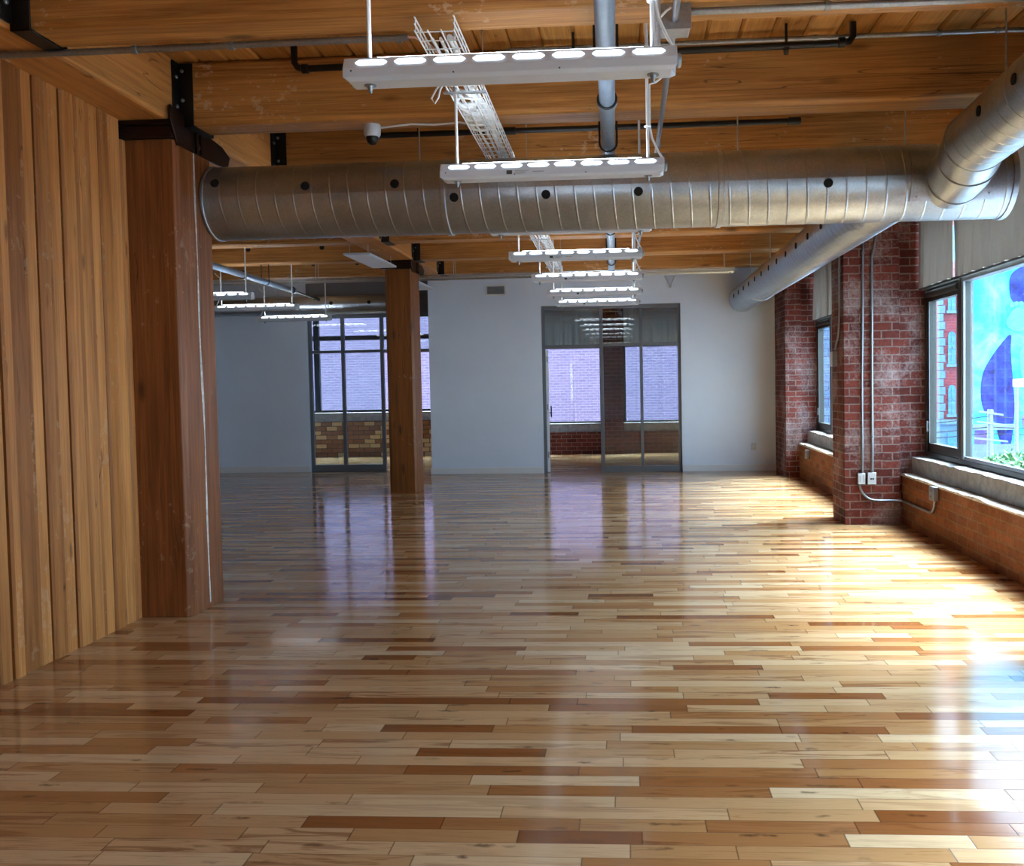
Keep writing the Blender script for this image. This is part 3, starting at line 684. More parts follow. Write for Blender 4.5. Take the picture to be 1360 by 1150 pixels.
for (xq,yq,lb) in ((-5.8,10.5,'left bay LED pendant half hidden by the dark timber post'),(-5.83,12.06,'middle LED pendant of the left bay'),(-6.05,14.05,'left bay LED pendant hanging before the left glass partition')):
    pendant(lb, G2, xq, yq, 2.6, flip=True)

# ------------------------------------------------------------------ cable trays and cables
def tray(label, p0, p1, W, H, side, step, mat='wire'):
    """wire basket tray from p0 to p1 (floor centre line); side = unit vector across"""
    p0, p1, sd = Vector(p0), Vector(p1), Vector(side); L = (p1-p0).length; ax = (p1-p0)/L; up = Vector((0,0,1)); wr = .0031
    t = thing('cable_tray', label, 'cable tray', (p0+p1)/2)
    b = MB()
    for a, h in ((-.5,0),(-.17,0),(.17,0),(.5,0),(-.5,.5),(.5,.5),(-.5,1),(.5,1)):
        o = sd*W*a+up*H*h; b.cyl(p0+o, p1+o, wr*1.25, 5)
    s = .02
    while s < L:
        c = p0+ax*s; b.tube([c-sd*W/2+up*H, c-sd*W/2, c+sd*W/2, c+sd*W/2+up*H], wr, 5); s += step
    b.build('wire_basket', M[mat], t)
    return t, ax, L
t, ax, L = tray('wire mesh cable tray running down the room left of the pendants', (-.83,3.86,3.075),(-.975,12.3,3.075), .175, .06, (1,.017,0), .10)
for s in (.8,3.2,5.6,7.9):
    c = Vector((-.83,3.86,3.075))+ax*s
    for k in (-.1,.1): MB().cyl(c+Vector((k,0,-.005)), c+Vector((k,0,DECK-3.075)), .004, 6).build('tray_rod', M['zincwire'], t)
    MB().box(c.x-.115,c.x+.115,c.y-.012,c.y+.012,3.06,3.069).build('tray_bracket', M['zincwire'], t)
for i, (o, col) in enumerate(((-.055,'white data cable lying along the left edge of the long mesh tray'),(.0,'white data cable lying along the middle of the long mesh tray'),(.045,'thick white cable bundle along the right half of the long mesh tray'),(.07,'white data cable hugging the right edge of the long mesh tray'))):
    P = []
    for k in range(60):
        s = .15 + (L-.3)*k/59; c = Vector((-.83,3.86,3.075))+ax*s
        P.append(c+Vector((o*.8+.012*noise.noise((s*1.7,i*9,0)),0,.014+(.006 if i!=2 else .012)+.006*abs(noise.noise((s*2,i*5,2))))))
    tag(MB().tube(P, .008 if i != 2 else .014, 7).build('data_cable', M['cable']), col, 'cable', 'white cables in the long mesh tray')
b = MB()
for k in range(7):
    P = []
    for q in range(41):
        a = 2*PI*q/40; P.append(Vector((-.865+.066*math.cos(a)*(1+.06*k), 4.85+.10*k+ .15*math.sin(a)*(.8+.1*math.sin(k*2)), 3.094+.006*k+.01*math.sin(a*2+k))))
    b.tube(P, .0125, 7, caps=False)
tag(b.build('cable_coil', M['cable']), 'coil of slack white cable lying in the long mesh tray', 'cable')
t = thing('cable_loop', 'small white cable loop hanging from the long mesh tray below the first pendant', 'cable', (-.93,4.5,3.04))
c = Vector((-.935,4.5,3.062))
MB().tube([c, c+Vector((-.03,0,-.03)), c+Vector((-.055,.0,-.075)), c+Vector((-.04,.01,-.098)), c+Vector((-.022,.01,-.07)), c+Vector((-.008,0,-.03)), c+Vector((.01,0,.0))], .005, 7).build('loop', M['cable'], t)
MB().torus(c+Vector((0,0,.002)), .014, .005, (0,1,.3), 14, 6).build('blue_tie', M['bluetie'], t)
t, ax2, L2 = tray('wire mesh cable tray crossing the whole room below the back wall top', (-7.5,12.62,3.05),(1.56,12.62,3.05), .16, .055, (0,1,0), .14, 'zincwire')
for xq in (-6.8,-4.55,-2.5,-.2,1.42):
    for k in (-.06,.06): MB().cyl((xq,12.62+k,3.04),(xq,12.62+k,DECK),.004,6).build('tray_rod', M['zincwire'], t)
P = [Vector((-7.4+8.8*k/40, 12.63+.02*noise.noise((k*.7,3,3)), 3.067)) for k in range(41)]
tag(MB().tube(P,.012,7).build('data_cable', M['cable']), 'white cable bundle lying in the crossing mesh tray', 'cable')
tag(MB().tube([(-6.9,12.35,3.038),(-3.35,12.42,3.038)], .018, 10).build('silver_conduit', M['conduit']), 'silver conduit below the crossing tray in the left bay', 'conduit') if False else None

# ------------------------------------------------------------------ pipes and conduits
def pipe_along(name, label, cat, x_of, ya, yb, z, r, mat, hangers, couplings):
    t = thing(name, label, cat, (x_of(ya),ya,z))
    MB().cyl((x_of(ya),ya,z),(x_of(yb),yb,z),r,20).build('pipe', M[mat], t)
    for yy in hangers:
        xq = x_of(yy); h = MB(); h.torus((xq,yy,z), r+.012, .006, (0,1,0), 20, 6, PI, 2*PI, ref=(1,0,0)) if False else None
        P = [Vector((xq-r-.012,yy,DECK))]+[Vector((xq+(r+.012)*math.cos(a), yy, z+(r+.012)*math.sin(a))) for a in [PI+PI*q/12 for q in range(13)]]+[Vector((xq+r+.012,yy,DECK))]
        MB().tube(P, .007, 7).build('hanger_loop', M['black'], t)
    for yy in couplings:
        MB().lathe((x_of(yy),yy,z), [(r+.001,0),(r+.012,.004),(r+.012,.05),(r+.001,.055)], 20, (0,1,0)).build('coupling', M['pipe'], t)
        MB().torus((x_of(yy),yy-.006,z), r+.006, .008, (0,1,0), 20, 8).build('gasket_ring', M['black'], t)
    return t
xo = lambda y: -.075-.0145*(y-4)
t = pipe_along('sprinkler_pipe', 'grey blue sprinkler main running down the room between the pendants', 'pipe', xo, 2.2, 12.9, 3.125, .047, 'pipe', (4.5,5.95,8.05,9.3,10.9,11.7), (5.05,9.0))
MB().cyl((xo(12.9),12.9,3.125),(xo(13.1),13.1,3.125),.038,16).build('end_plug', M['black'], t)
xl = lambda y: -4.99-.045*(y-10.2)
t = pipe_along('sprinkler_pipe', 'grey sprinkler pipe of the left bay, tapering to a black end', 'pipe', xl, 8.6, 13.2, 3.0, .042, 'pipe', (12.0,), (11.2,13.1))
MB().cyl((xl(13.2),13.2,3.0),(xl(14.3),14.3,2.98),.016,10).cyl((xl(14.2),14.2,2.98),(xl(14.4),14.4,2.98),.03,10).build('end_reducer', M['black'], t)
t = thing('black_pipe', 'black branch pipe along the top of the second joist', 'pipe', (-.3,5.42,3.5))
P = [(-2.06,5.42,DECK-.01),(-2.06,5.42,3.545),(-2.04,5.42,3.515),(-2.0,5.42,3.505),(1.32,5.42,3.53),(1.38,5.42,3.54),(1.40,5.42,3.57),(1.40,5.42,DECK-.01)]
MB().tube(P, .021, 12).build('pipe', M['black'], t)
for p, d in (((-2.01,5.42,3.505),(-1,0,0)),((1.35,5.42,3.534),(1,0,0))): MB().lathe(p, [(.022,-.04),(.03,-.035),(.03,0),(.022,.005)], 14, d).build('elbow_collar', M['black'], t)
for xq in (-1.13,-.3,1.0): MB().cyl((xq,5.42,3.5),(xq,5.42,DECK),.009,7).build('pipe_hanger', M['black'], t); MB().lathe((xq,5.42,3.5), [(.026,-.012),(.026,.012)], 14, (1,0,0)).build('pipe_clamp', M['black'], t)
t = thing('black_pipe', 'black branch pipe showing under the second joist, past the dome camera', 'pipe', (-.2,6.75,3.46))
MB().cyl((-2.0,6.75,3.46),(1.34,6.75,3.46),.022,12).build('pipe', M['black'], t)
for xq in (-1.95,-.88,1.3): MB().lathe((xq,6.75,3.46), [(.022,-.05),(.03,-.045),(.03,.045),(.022,.05)], 14, (1,0,0)).build('pipe_coupling', M['black'], t)
for xq in (-1.6,.2): MB().cyl((xq,6.75,3.46),(xq,6.75,DECK),.006,6).build('pipe_hanger', M['black'], t)
def conduit(label, path, r, clips=(), mat='conduit', grp=None, name='metal_conduit'):
    t = thing(name, label, 'conduit', path[0], grp)
    MB().tube(path, r, 12).build('tube', M[mat], t)
    for (c, d) in clips: MB().lathe(c, [(r+.001,-.014),(r+.005,-.012),(r+.005,.012),(r+.001,.014)], 12, d).build('strap', M['alu'], t)
    return t
conduit('silver conduit clipped under the first joist from the girder to the mesh tray', [(-3.18,4.30,3.218),(-2.75,4.30,3.218),(-1.05,4.285,3.218)], .0165, [((x,4.297,3.218),(1,0,0)) for x in (-2.45,-1.95,-1.1)])
conduit('silver conduit on the ceiling deck, bent down beside the mesh tray', [(-.93,5.5,3.46),(-.87,5.51,3.54),(-.79,5.52,3.59),(-.69,5.53,3.61),(2.9,5.53,3.61)], .015, [((x,5.53,3.61),(1,0,0)) for x in (-.55,.2,1.2,1.95,2.3)])
conduit('silver conduit running right from the square junction box under the first joist', [(.3,4.12,3.215),(2.9,4.12,3.215)], .0165, [((x,4.12,3.215),(1,0,0)) for x in (.95,1.9)])
conduit('silver conduit feeding the pendants, running down the room past the junction box', [(.245,2.3,3.165),(.245,4.02,3.165),(.243,5.5,3.165),(.235,7.,3.165),(.165,10.5,3.165),(.15,12.2,3.165)], .016, [((.245,y,3.165),(0,1,0)) for y in (3.6,4.5,6.2)])
t = thing('junction_box', 'square silver junction box above the right end of the largest pendant', 'junction box', (.245,4.14,3.18))
MB().box(.18,.315,4.08,4.2,3.125,3.235).build('box', M['conduit'], t, bevel=.004)
MB().box(.174,.321,4.072,4.079,3.12,3.238).build('cover', M['conduit'], t, bevel=.002)
tag(MB().tube([(.225,3.98,3.18),(.205,4.0,3.175),(.178,4.03,3.16),(.168,4.05,3.14),(.172,4.06,3.125)], .0055, 7).build('white_cord', M['cable']), 'short white cord looping into the silver junction box', 'cable')
tag(MB().tube([(.13+.0,3.2+.02,2.7+.0),(.135,3.2,3.0),(.14,3.21,3.4),(.14,3.22,DECK)], .011, 8).build('flexible_cord', M['zincwire']), 'ribbed silver flexible cord rising beside the rod of the largest pendant', 'cable')

tag(MB().tube([(-1.06,4.285,3.22),(-1.02,4.3,3.222),(-.96,4.36,3.205),(-.90,4.48,3.16),(-.87,4.62,3.10)], .006, 7).build('pink_cable', M['pinkcable']), 'pinkish cable leaving the conduit end for the mesh tray', 'cable')
# dome camera
t = thing('dome_camera', 'white dome security camera fixed under the second joist', 'security camera', (-1.67,5.75,JB))
MB().lathe((-1.67,5.75,JB), [(.055,0),(.057,-.006),(.055,-.062),(.046,-.078),(.044,-.08)], 28).build('base', M['lamp'], t)
MB().lathe((-1.67,5.75,JB-.078), [(.042,0),(.040,-.02),(.032,-.038),(.018,-.05),(.0005,-.054)], 24).build('dome', M['black'], t)
MB().lathe((-1.652,5.712,JB-.098), [(.012,0),(.012,.008)], 12, (.3,-1,-.4)).build('lens', M['pglass'], t)
tag(MB().tube([(-1.615,5.75,JB-.02),(-1.4,5.74,JB-.006),(-1.25,5.75,JB-.012),(-1.08,5.74,JB-.006),(-.93,5.72,3.2),(-.88,5.7,3.12)], .007, 7).build('white_cord', M['cable']), 'white cord from the dome camera to the mesh tray', 'cable')
# hanging flat panels
def panel(label, xa, xb, ya, yb, z):
    t = thing('hanging_panel', label, 'ceiling panel', ((xa+xb)/2,(ya+yb)/2,z), 'flat white panels under the girder')
    MB().box(xa,xb,ya,yb,z,z+.025).build('sheet', M['lamp'], t, bevel=.004)
    MB().box(xa+.018,xb-.018,ya+.018,yb-.018,z-.003,z+.002).build('face', M['plate'], t)
    for xq in (xa+.05,xb-.05):
        for yq in (ya+.1,yb-.1): MB().cyl((xq,yq,z+.025),(xq,yq,JB if xq > -3.32 else DECK),.004,6).build('panel_wire', M['zincwire'], t)
panel('flat white panel hanging under the girder in front of the free-standing post', -3.42,-3.09,10.4,11.62,3.1)
panel('flat white panel hanging under the girder beyond the free-standing post', -3.50,-3.16,12.95,14.25,3.08)

# wall fittings
t = thing('vent_grille', 'grey louvred vent grille high on the white back wall', 'vent', (-2.155,14.34,3.06))
b = MB(); b.box(-2.33,-1.98,14.33,14.349,2.965,2.995); b.box(-2.33,-1.98,14.33,14.349,3.125,3.155); b.box(-2.33,-2.3,14.33,14.349,2.995,3.125); b.box(-2.01,-1.98,14.33,14.349,2.995,3.125); b.build('frame', M['trimwhite'], t)
b = MB()
for i in range(9): z = 2.998+.0145*i; b.hexa([(-2.3,14.334,z),(-2.01,14.334,z),(-2.01,14.346,z+.008),(-2.3,14.346,z+.008)],[(-2.3,14.334,z+.002),(-2.01,14.334,z+.002),(-2.01,14.346,z+.01),(-2.3,14.346,z+.01)])
b.build('louvre', M['trimwhite'], t); MB().box(-2.3,-2.01,14.345,14.349,2.995,3.125).build('duct_opening', M['hole'], t)
t = thing('wall_bracket', 'small grey V-shaped bracket near the top of the back wall', 'bracket', (.74,14.3,3.1))
MB().tube([(.64,14.335,3.22),(.73,14.30,3.05),(.80,14.335,3.22)], .009, 6).lathe((.73,14.349,3.05), [(.02,-.05),(.02,0)], 8, (0,1,0)).build('arm', M['zincwire'], t)
def outlet(label, c, nrm, sz=(.075,.115,.045), cover='plate', slots=()):
    """box on a wall: c = centre on wall, nrm = outward normal"""
    n = Vector(nrm); u = Vector((0,0,1)).cross(n); t = thing('outlet_box', label, 'outlet', c)
    c = Vector(c); w, h, d = sz
    def slab(a, bb, z0, z1, d0, d1):
        P = [c+u*a+Vector((0,0,z0))+n*d0, c+u*bb+Vector((0,0,z0))+n*d0, c+u*bb+Vector((0,0,z1))+n*d0, c+u*a+Vector((0,0,z1))+n*d0]
        return P, [p+n*(d1-d0) for p in P]
    m = MB(); m.hexa(*slab(-w/2,w/2,-h/2,h/2,0,d)); m.build('box', M['conduit'], t, bevel=.004)
    m = MB(); m.hexa(*slab(-w/2+.004,w/2-.004,-h/2+.004,h/2-.004,d,d+.004)); cv = m.build('cover', M[cover], t, bevel=.002)
    if slots:
        m = MB()
        for k in slots: m.hexa(*slab(k[0],k[1],k[2],k[3],d+.0035,d+.0055))
        m.build('socket_slot', M['ink'], cv, smooth=False)
    return t
two = [(-.018,-.002,-.012,.006),(.002,.018,-.012,.006)]
rec = [(-.016,-.01,.018,.032),(.008,.014,.018,.032),(-.016,-.01,-.032,-.018),(.008,.014,-.032,-.018)]
outlet('outlet box on the red brick pier, left one of the pair, conduit entering below', (2.357,8.94,.474), (0,-1,0), slots=[(-.02,-.017,-.035,.035),(.017,.02,-.035,.035)])
outlet('outlet box with two dark ports, right one of the pair on the red brick pier', (2.463,8.94,.474), (0,-1,0), sz=(.09,.125,.03), slots=two)
outlet('silver outlet box on the orange brick wall under the near window', (2.787,8.0,.435), (-1,0,0), sz=(.1,.13,.05), cover='conduit', slots=rec)
outlet('pale box on the shaded side of the red brick pier', (2.2,9.27,1.70), (-1,0,0), sz=(.11,.16,.05))
outlet('small silver box on the ledge wall under the window between the piers', (2.617,12.7,.40), (-1,0,0), sz=(.1,.13,.05), cover='conduit', slots=rec)
outlet('flush white outlet plate low on the white back wall', (2.06,14.349,.40), (0,-1,0), sz=(.072,.116,.004), slots=rec)
yk = 8.925
conduit('straight thin silver conduit rising from the left outlet box on the brick pier', [(2.372,yk,.53),(2.374,yk,1.5),(2.392,yk,2.9),(2.392,yk,DECK-.02)], .011, [((2.372,yk,.78),(0,0,1)),((2.389,yk,2.75),(0,0,1))])
conduit('silver conduit rising from the right outlet box, leaning out near the duct', [(2.472,yk,.535),(2.472,yk,1.6),(2.478,yk,2.70),(2.488,yk,2.76),(2.54,yk,3.02),(2.62,yk,3.4),(2.66,yk,DECK-.02)], .0135, [((2.472,yk,z),(0,0,1)) for z in (.9,1.85,2.2,2.5)])
conduit('thin grey conduit on the shaded side of the brick pier down to the pale box', [(2.185,9.04,DECK-.02),(2.185,9.05,2.2),(2.185,9.1,1.95),(2.185,9.2,1.85),(2.185,9.24,1.79)], .011, [((2.185,9.045,2.6),(0,0,1))])
P = [(2.345,yk,.418)] + [tuple(p) for p in arc((2.345+.17,yk,.418-.0), .17, PI, 1.5*PI, (1,0,0), (0,0,1), 8)][1:]
P += [(2.65,yk,.246),(2.735,yk,.242),(2.768,8.905,.242),(2.772,8.85,.242),(2.772,8.16,.242)] + [(2.772,8.07,.255),(2.772,8.02,.30),(2.772,8.0,.37)]
conduit('bent silver conduit linking the pier outlet box with the box under the window', P, .0125, [((2.772,8.6,.242),(0,1,0))])

# shades
def shade(label, X, ya, yb, z0, z1, seed, axis='Y', group=None):
    t = thing('roller_shade', label, 'window shade', ((X if axis=='Y' else (ya+yb)/2),((ya+yb)/2 if axis=='Y' else X),z1), group)
    nu, nv = max(60,int((yb-ya)*60)), 14; vs = []; fs = []
    def pt(a, d, z): return (X+d, a, z) if axis == 'Y' else (a, X+d, z)
    for off in (0,.0025):
        for j in range(nv+1):
            f = j/nv; z = z1+(z0-z1)*f
            for i in range(nu+1):
                a = ya+(yb-ya)*i/nu
                amp = .006+.034*f
                d = .012*noise.noise((a*2.1,seed+.3,f*.5)) + f*(.017*math.sin(a*31+seed+2*noise.noise((a*2,seed+.5,.3))) + .012*math.sin(a*57+seed*2+3*noise.noise((a*3,seed+.7,.9))))
                if axis == 'Y' and i == (nu if ya > 7 else 0): pass
                vs.append(pt(a, d-off-.012*f*0, z))
    k = (nu+1)*(nv+1)
    for j in range(nv):
        for i in range(nu):
            a = j*(nu+1)+i; fs.append((a,a+1,a+nu+2,a+nu+1)); fs.append((k+a,k+a+nu+1,k+a+nu+2,k+a+1))
    for j in range(nv):
        for i in (0,nu): a = j*(nu+1)+i; fs.append((a,a+nu+1,k+a+nu+1,k+a))
    MB().add(vs,fs).build('cloth', M['shade'], t)
    b = MB(); b.cyl(pt(ya,.0,z0-.008), pt(yb,.0,z0-.008), .011, 8); b.build('hem_bar', M['bronze'], t)
    b = MB(); b.cyl(pt(ya,.02,z1+.02), pt(yb,.02,z1+.02), .03, 12); b.build('roller', M['alu'], t)
    return t
shade('narrow grey cloth shade over the casement beside the red brick pier', 2.985, 8.145, 9.035, 2.395, 3.24, 1)
shade('wide grey cloth shade over the fixed pane of the near window', 2.985, 4.8, 8.115, 2.395, 3.24, 8)
shade('grey cloth shade of the window between the two brick piers', 2.875, 9.5, 13.5, 2.395, 3.24, 15)
shade('grey shade of the far room window left of the brick pier', FY+.13, -2.06, -.56, 2.25, 3.04, 22, 'X')
shade('grey shade of the far room window right of the brick pier', FY+.13, -.06, 2.27, 2.25, 3.04, 29, 'X')

# ------------------------------------------------------------------ outside
b = MB(); b.box(-60,90,-30,130,-5.4,-5.2); struct(b.build('ground', M['asphalt']), 'street far below the windows')
b = MB(); b.box(-30,7.5,28,34,-5.2,6.8); tag(b.build('brick_building', M['lavbrick'], smooth=False), 'pale sunlit brick building outside the far room windows', 'building')
b = MB(); b.box(3.6,5.0,16.6,18.6,-5.2,12); tag(b.build('brick_wing', M['wingbrick'], smooth=False), 'blue grey masonry wing outside the window between the piers', 'building')
t = thing('red_building', 'red brick building with arched windows seen through the narrow casement', 'building', (26,62,-5.2))
b = MB(); b.box(21.2,36,60,70,-1.6,22); b.build('wall', M['redout'], t, smooth=False)
b = MB(); b.box(21.1,36,59.9,70,-5.2,-1.6); b.box(21.0,36.2,59.7,70,-1.75,-1.45); b.build('stone_base', M['stone'], t, smooth=False)
b = MB()
for i in range(40): z = -1.4+.55*i; w = .26 if i % 2 else .15; b.box(21.1,21.2+w,59.88,60.4,z,z+.5)
b.build('corner_stones', M['stone'], t, smooth=False)
for cx in (21.92,23.0,24.08,25.16,26.24,27.32):
    for zb, ht in ((-1.1,2.0),(2.3,2.2),(5.9,2.2),(9.4,2.2)):
        w = .25; pts = [(cx-w,59.93,zb),(cx+w,59.93,zb),(cx+w,59.93,zb+ht-.25),(cx+w*.6,59.93,zb+ht-.05),(cx,59.93,zb+ht),(cx-w*.6,59.93,zb+ht-.05),(cx-w,59.93,zb+ht-.25)]
        f = MB().prism(pts, (0,.08,0)).build('window', M['outglass'], t, smooth=False)
        m = MB(); m.box(cx-w-.12,cx+w+.12,59.82,60.0,zb-.18,zb); m.box(cx-.03,cx+.03,59.9,59.94,zb,zb+ht-.05); m.box(cx-w,cx+w,59.9,59.94,zb+ht*.48,zb+ht*.53); m.build('window_trim', M['stone'], f, smooth=False)
    m = MB(); m.box(cx-.34,cx+.34,59.84,59.92,-3.9,-2.4); m.build('base_window', M['outglass'], t, smooth=False)
t = thing('mural_building', 'building with a bright blue painted mural outside the near window', 'building', (24,41,-5.2))
MB().prism([(15.55,40,-5.2),(40,40,-5.2),(40,46,-5.2),(18.6,46,-5.2)], (0,0,21)).build('wall', M['mural'], t, smooth=False)
def shape(nm, pts, m, d=.03):
    for _ in range(2): pts = [q for i in range(len(pts)) for q in ((pts[i][0]*.75+pts[(i+1)%len(pts)][0]*.25, pts[i][1]*.75+pts[(i+1)%len(pts)][1]*.25), (pts[i][0]*.25+pts[(i+1)%len(pts)][0]*.75, pts[i][1]*.25+pts[(i+1)%len(pts)][1]*.75))]
    MB().prism([(x,40-d,z) for x,z in pts], (0,d+.01,0)).build(nm, M[m], t, smooth=False)
shape('painted_shape', [(17.26,3.45),(16.8,2.95),(16.21,2.12),(15.91,1.45),(15.87,.43),(16.07,-.25),(16.54,-.6),(16.63,-1.11),(16.8,-1.69),(17.03,-1.96),(17.23,-1.63),(17.3,-.95),(17.39,.07),(17.3,1.25),(17.23,2.1),(17.2,2.78)], 'mdark')
shape('painted_shape', [(17.16,6.04),(17.79,6.39),(18.6,6.61),(18.8,4.93),(17.98,4.64),(17.46,4.72),(17.23,4.79),(17.13,5.3)], 'mdark')
shape('painted_shape', [(16.93,3.79),(17.2,4.29),(17.46,4.55),(18.18,4.6),(18.44,3.76),(17.85,3.44),(17.29,3.45)], 'mpale', .025)
for i in range(6): 
    cx = 17.25+.2*i; shape('painted_bead', [(cx+.12*math.cos(a), 4.62+.05*math.sin(i)+.12*math.sin(a)) for a in [2*PI*q/10 for q in range(10)]], 'mpale', .04)
shape('painted_shape', [(17.55,2.7),(17.9,2.9),(18.8,2.6),(19.4,1.5),(18.6,.4),(17.7,.9)], 'mpale', .02)
shape('painted_shape', [(17.6,-.2),(18.6,.0),(19.2,-.6),(18.8,-1.3),(17.8,-1.2)], 'mviolet', .02)
shape('painted_shape', [(15.6,-.6),(16.3,-.9),(16.5,-1.6),(16.2,-2.3),(15.6,-2.3)], 'mviolet', .02)
b = MB(); b.box(15.55,17.3,39.6,40,-.95,-.7); b.box(15.55,17.3,39.7,40,-5.2,-1.6); b.build('painted_ledge', M['stone'], t, smooth=False)
t = thing('utility_pole', 'blue grey utility pole with cross arms in front of the mural', 'pole', (14.27,35,-5.2))
MB().cyl((14.27,35,-5.2),(14.27,35,.15),.14,10,.11).build('post', M['pipe'], t)
b = MB()
for z, s in ((.05,.5),(-.35,.6),(-1.0,.7)): b.hexa([(14.27-.9*s,34.85,z),(14.27+.9*s,34.85,z-.15),(14.27+.9*s,34.95,z-.15),(14.27-.9*s,34.95,z)],[(14.27-.9*s,34.85,z+.07),(14.27+.9*s,34.85,z-.08),(14.27+.9*s,34.95,z-.08),(14.27-.9*s,34.95,z+.07)])
b.build('cross_arm', M['pipe'], t)
for i, (za, zb_, zc) in enumerate(((-.4,-.1,-1.2),(-.72,-.8,-.9),(-.62,-.55,-.55))):
    P = [(6+ (14.27-6)*q/10, 35+.1*i, za+(zb_-za)*q/10-.25*math.sin(PI*q/10)) for q in range(11)] + [(14.27+16*q/8, 35+.1*i, zb_+(zc-zb_)*q/8-.3*math.sin(PI*q/8)) for q in range(1,9)]
    tag(MB().tube(P,.02,5).build('overhead_wire', M['black']), ('upper','lowest','middle')[i]+' dark wire strung to the utility pole outside', 'wire', 'wires on the utility pole')
t = thing('street_lamp', 'pale street light with a white box head before the mural', 'street light', (13.1,30,-5.2))
MB().cyl((13.1,30,-5.2),(13.1,30,1.1),.06,10).build('post', M['pipe'], t); MB().box(13.02,13.3,29.85,30.15,1.08,1.36).build('lamp_head', M['plate'], t, bevel=.03)
def tree(label, c, rad, n, seed):
    rr = random.Random(seed); t = thing('leafy_tree', label, 'tree', (c[0],c[1],-5.2))
    MB().tube([(c[0],c[1],-5.2),(c[0]+.1,c[1],-2.8),(c[0],c[1]+.1,c[2]-.5)], [.12,.09,.04], 8).build('trunk', M['bark'], t)
    m = MB()
    for i in range(n):
        while True:
            p = Vector((rr.uniform(-1,1),rr.uniform(-1,1),rr.uniform(-1,1)))
            if p.length < 1: break
        p = Vector((p.x*rad[0],p.y*rad[1],p.z*rad[2]))+Vector(c); p.z += .25*rad[2]*noise.noise((p.x*2,p.y*2,seed))
        d = Vector((rr.uniform(-1,1),rr.uniform(-1,1),rr.uniform(-.2,1))).normalized(); s = d.orthogonal().normalized(); l = rr.uniform(.08,.15); w = l*.3; up = d.cross(s)
        m.add([p, p+d*l*.5+s*w+up*.01, p+d*l, p+d*l*.5-s*w+up*.01], [(0,1,2),(0,2,3)])
    o = m.build('foliage', M['leaf'], t, smooth=False); o['kind'] = 'stuff'
tree('light green tree top rising below the near window, right of the utility pole', (6.25,14.2,-.35), (.75,.7,.62), 2600, 3)
tree('lower light green tree top under the near window, left of the utility pole', (5.5,14.0,-.55), (.5,.6,.5), 1500, 5)

# ------------------------------------------------------------------ light
w = bpy.data.worlds.new('World'); bpy.context.scene.world = w; w.use_nodes = True
nt = w.node_tree; bg = nt.nodes['Background']
tc = nt.nodes.new('ShaderNodeTexCoord'); sp = nt.nodes.new('ShaderNodeSeparateXYZ'); rp = nt.nodes.new('ShaderNodeValToRGB')
nt.links.new(tc.outputs['Generated'], sp.inputs[0]); nt.links.new(sp.outputs[2], rp.inputs[0])
rp.color_ramp.elements[0].position = .0; rp.color_ramp.elements[0].color = (.78,.89,1.,1); rp.color_ramp.elements[1].position = .7; rp.color_ramp.elements[1].color = (.52,.74,1.,1)
# hazy sun: a broad bright patch of sky high over the window side
SKY, HAZE, WIDTH = 4.6, 88., 18.
sd = Vector((.50,.20,.84)).normalized()
dt = nt.nodes.new('ShaderNodeVectorMath'); dt.operation = 'DOT_PRODUCT'; nm = nt.nodes.new('ShaderNodeVectorMath'); nm.operation = 'NORMALIZE'
nt.links.new(tc.outputs['Generated'], nm.inputs[0]); nt.links.new(nm.outputs[0], dt.inputs[0]); dt.inputs[1].default_value = sd
mx = nt.nodes.new('ShaderNodeMath'); mx.operation = 'MAXIMUM'; nt.links.new(dt.outputs['Value'], mx.inputs[0]); mx.inputs[1].default_value = 0.
pw = nt.nodes.new('ShaderNodeMath'); pw.operation = 'POWER'; nt.links.new(mx.outputs[0], pw.inputs[0]); pw.inputs[1].default_value = WIDTH
bg.inputs[1].default_value = SKY; nt.links.new(rp.outputs[0], bg.inputs[0])
bg2 = nt.nodes.new('ShaderNodeBackground'); bg2.inputs[0].default_value = (.92,.96,1.,1)
ml = nt.nodes.new('ShaderNodeMath'); ml.operation = 'MULTIPLY'; nt.links.new(pw.outputs[0], ml.inputs[0]); ml.inputs[1].default_value = HAZE; nt.links.new(ml.outputs[0], bg2.inputs[1])
ad = nt.nodes.new('ShaderNodeAddShader'); nt.links.new(bg.outputs[0], ad.inputs[0]); nt.links.new(bg2.outputs[0], ad.inputs[1]); nt.links.new(ad.outputs[0], nt.nodes['World Output'].inputs[0])
w.cycles.sampling_method = 'MANUAL'; w.cycles.sample_map_resolution = 1024
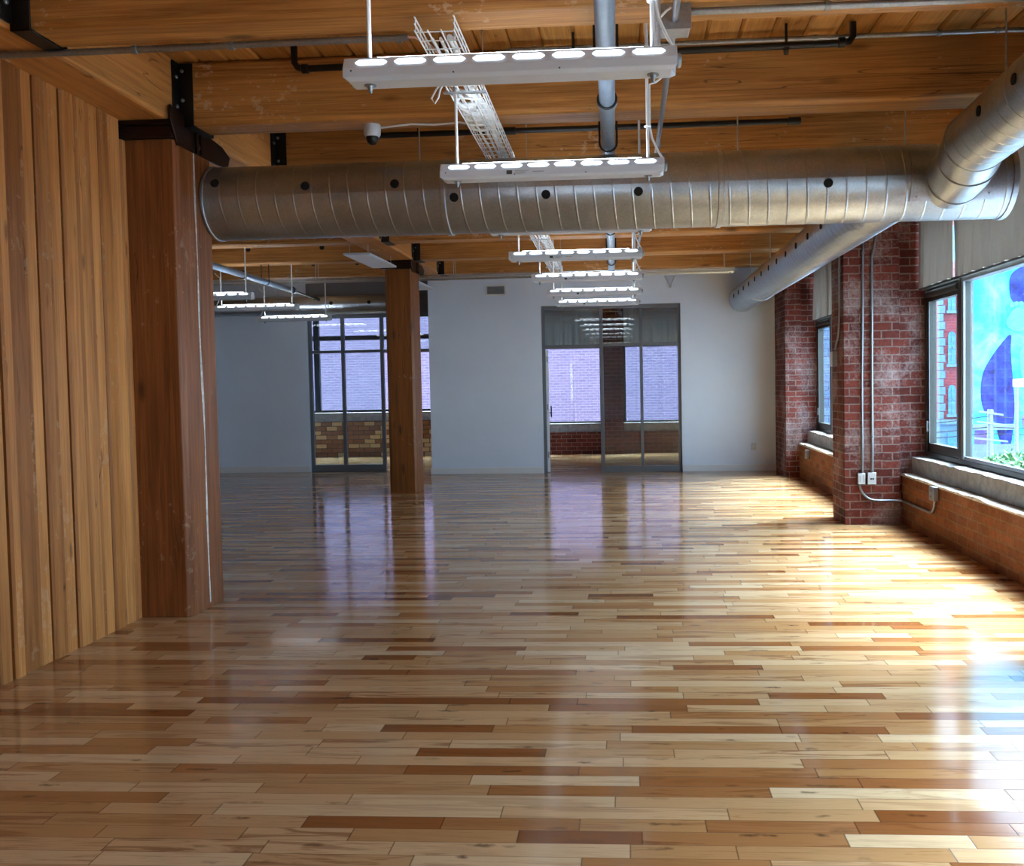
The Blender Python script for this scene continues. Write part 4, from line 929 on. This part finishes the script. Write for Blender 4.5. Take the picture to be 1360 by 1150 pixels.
def portal(loc, sx, sy, direction):
    l = bpy.data.lights.new('Sky portal', 'AREA'); l.shape = 'RECTANGLE'; l.size = sx; l.size_y = sy; l.cycles.is_portal = True
    o = bpy.data.objects.new('Sky portal', l); C.objects.link(o); o.location = loc; o.rotation_euler = Vector(direction).to_track_quat('-Z','Z' if abs(direction[2]) < .9 else 'Y').to_euler()
for ya, yb in ((4.75,9.06),(9.46,13.55),(.1,4.25),(-4.6,-.4)): portal((3.35,(ya+yb)/2,2.0), yb-ya, 2.7, (-1,0,0))
portal((-.1,FY+.5,1.9), 4.6, 2.6, (0,-1,0)); portal((-6.1,FY+.5,2.1), 6.2, 2.4, (0,-1,0))

# ------------------------------------------------------------------ camera and view
f, cx, cy = 1150., 767., 550.
Yv = Vector(((833-cx)/f,(507-cy)/f,1)).normalized()
Xv = Vector((1,-.016,0)); Xv.z = -(Xv.x*Yv.x+Xv.y*Yv.y)/Yv.z; Xv.normalize()
Zv = Xv.cross(Yv)
if Zv.y > 0: Zv = -Zv
cam = bpy.data.cameras.new('Camera'); co = bpy.data.objects.new('Camera', cam); C.objects.link(co)
right = Vector((Xv.x,Yv.x,Zv.x)); down = Vector((Xv.y,Yv.y,Zv.y)); fwd = Vector((Xv.z,Yv.z,Zv.z))
R = Matrix((right, -down, -fwd)).transposed().to_4x4(); R.translation = (0,0,1.5)
co.matrix_world = R
cam.sensor_fit = 'HORIZONTAL'; cam.sensor_width = 36; cam.lens = 36*f/1360; cam.shift_x = (680-cx)/1360; cam.shift_y = -(575-cy)/1360
cam.clip_start = .05; cam.clip_end = 300
S = bpy.context.scene; S.camera = co
S.view_settings.view_transform = 'Standard'; S.view_settings.look = 'None'; S.view_settings.exposure = 1.3; S.view_settings.gamma = 1.; S.view_settings.use_curve_mapping = False
cy_ = S.cycles
cy_.use_denoising = True; cy_.max_bounces = 10; cy_.diffuse_bounces = 6; cy_.glossy_bounces = 5; cy_.transmission_bounces = 6; cy_.transparent_max_bounces = 16
cy_.caustics_reflective = False; cy_.caustics_refractive = False; cy_.sample_clamp_indirect = 6.
for o in bpy.data.objects:
    if '_o' in o: del o['_o']
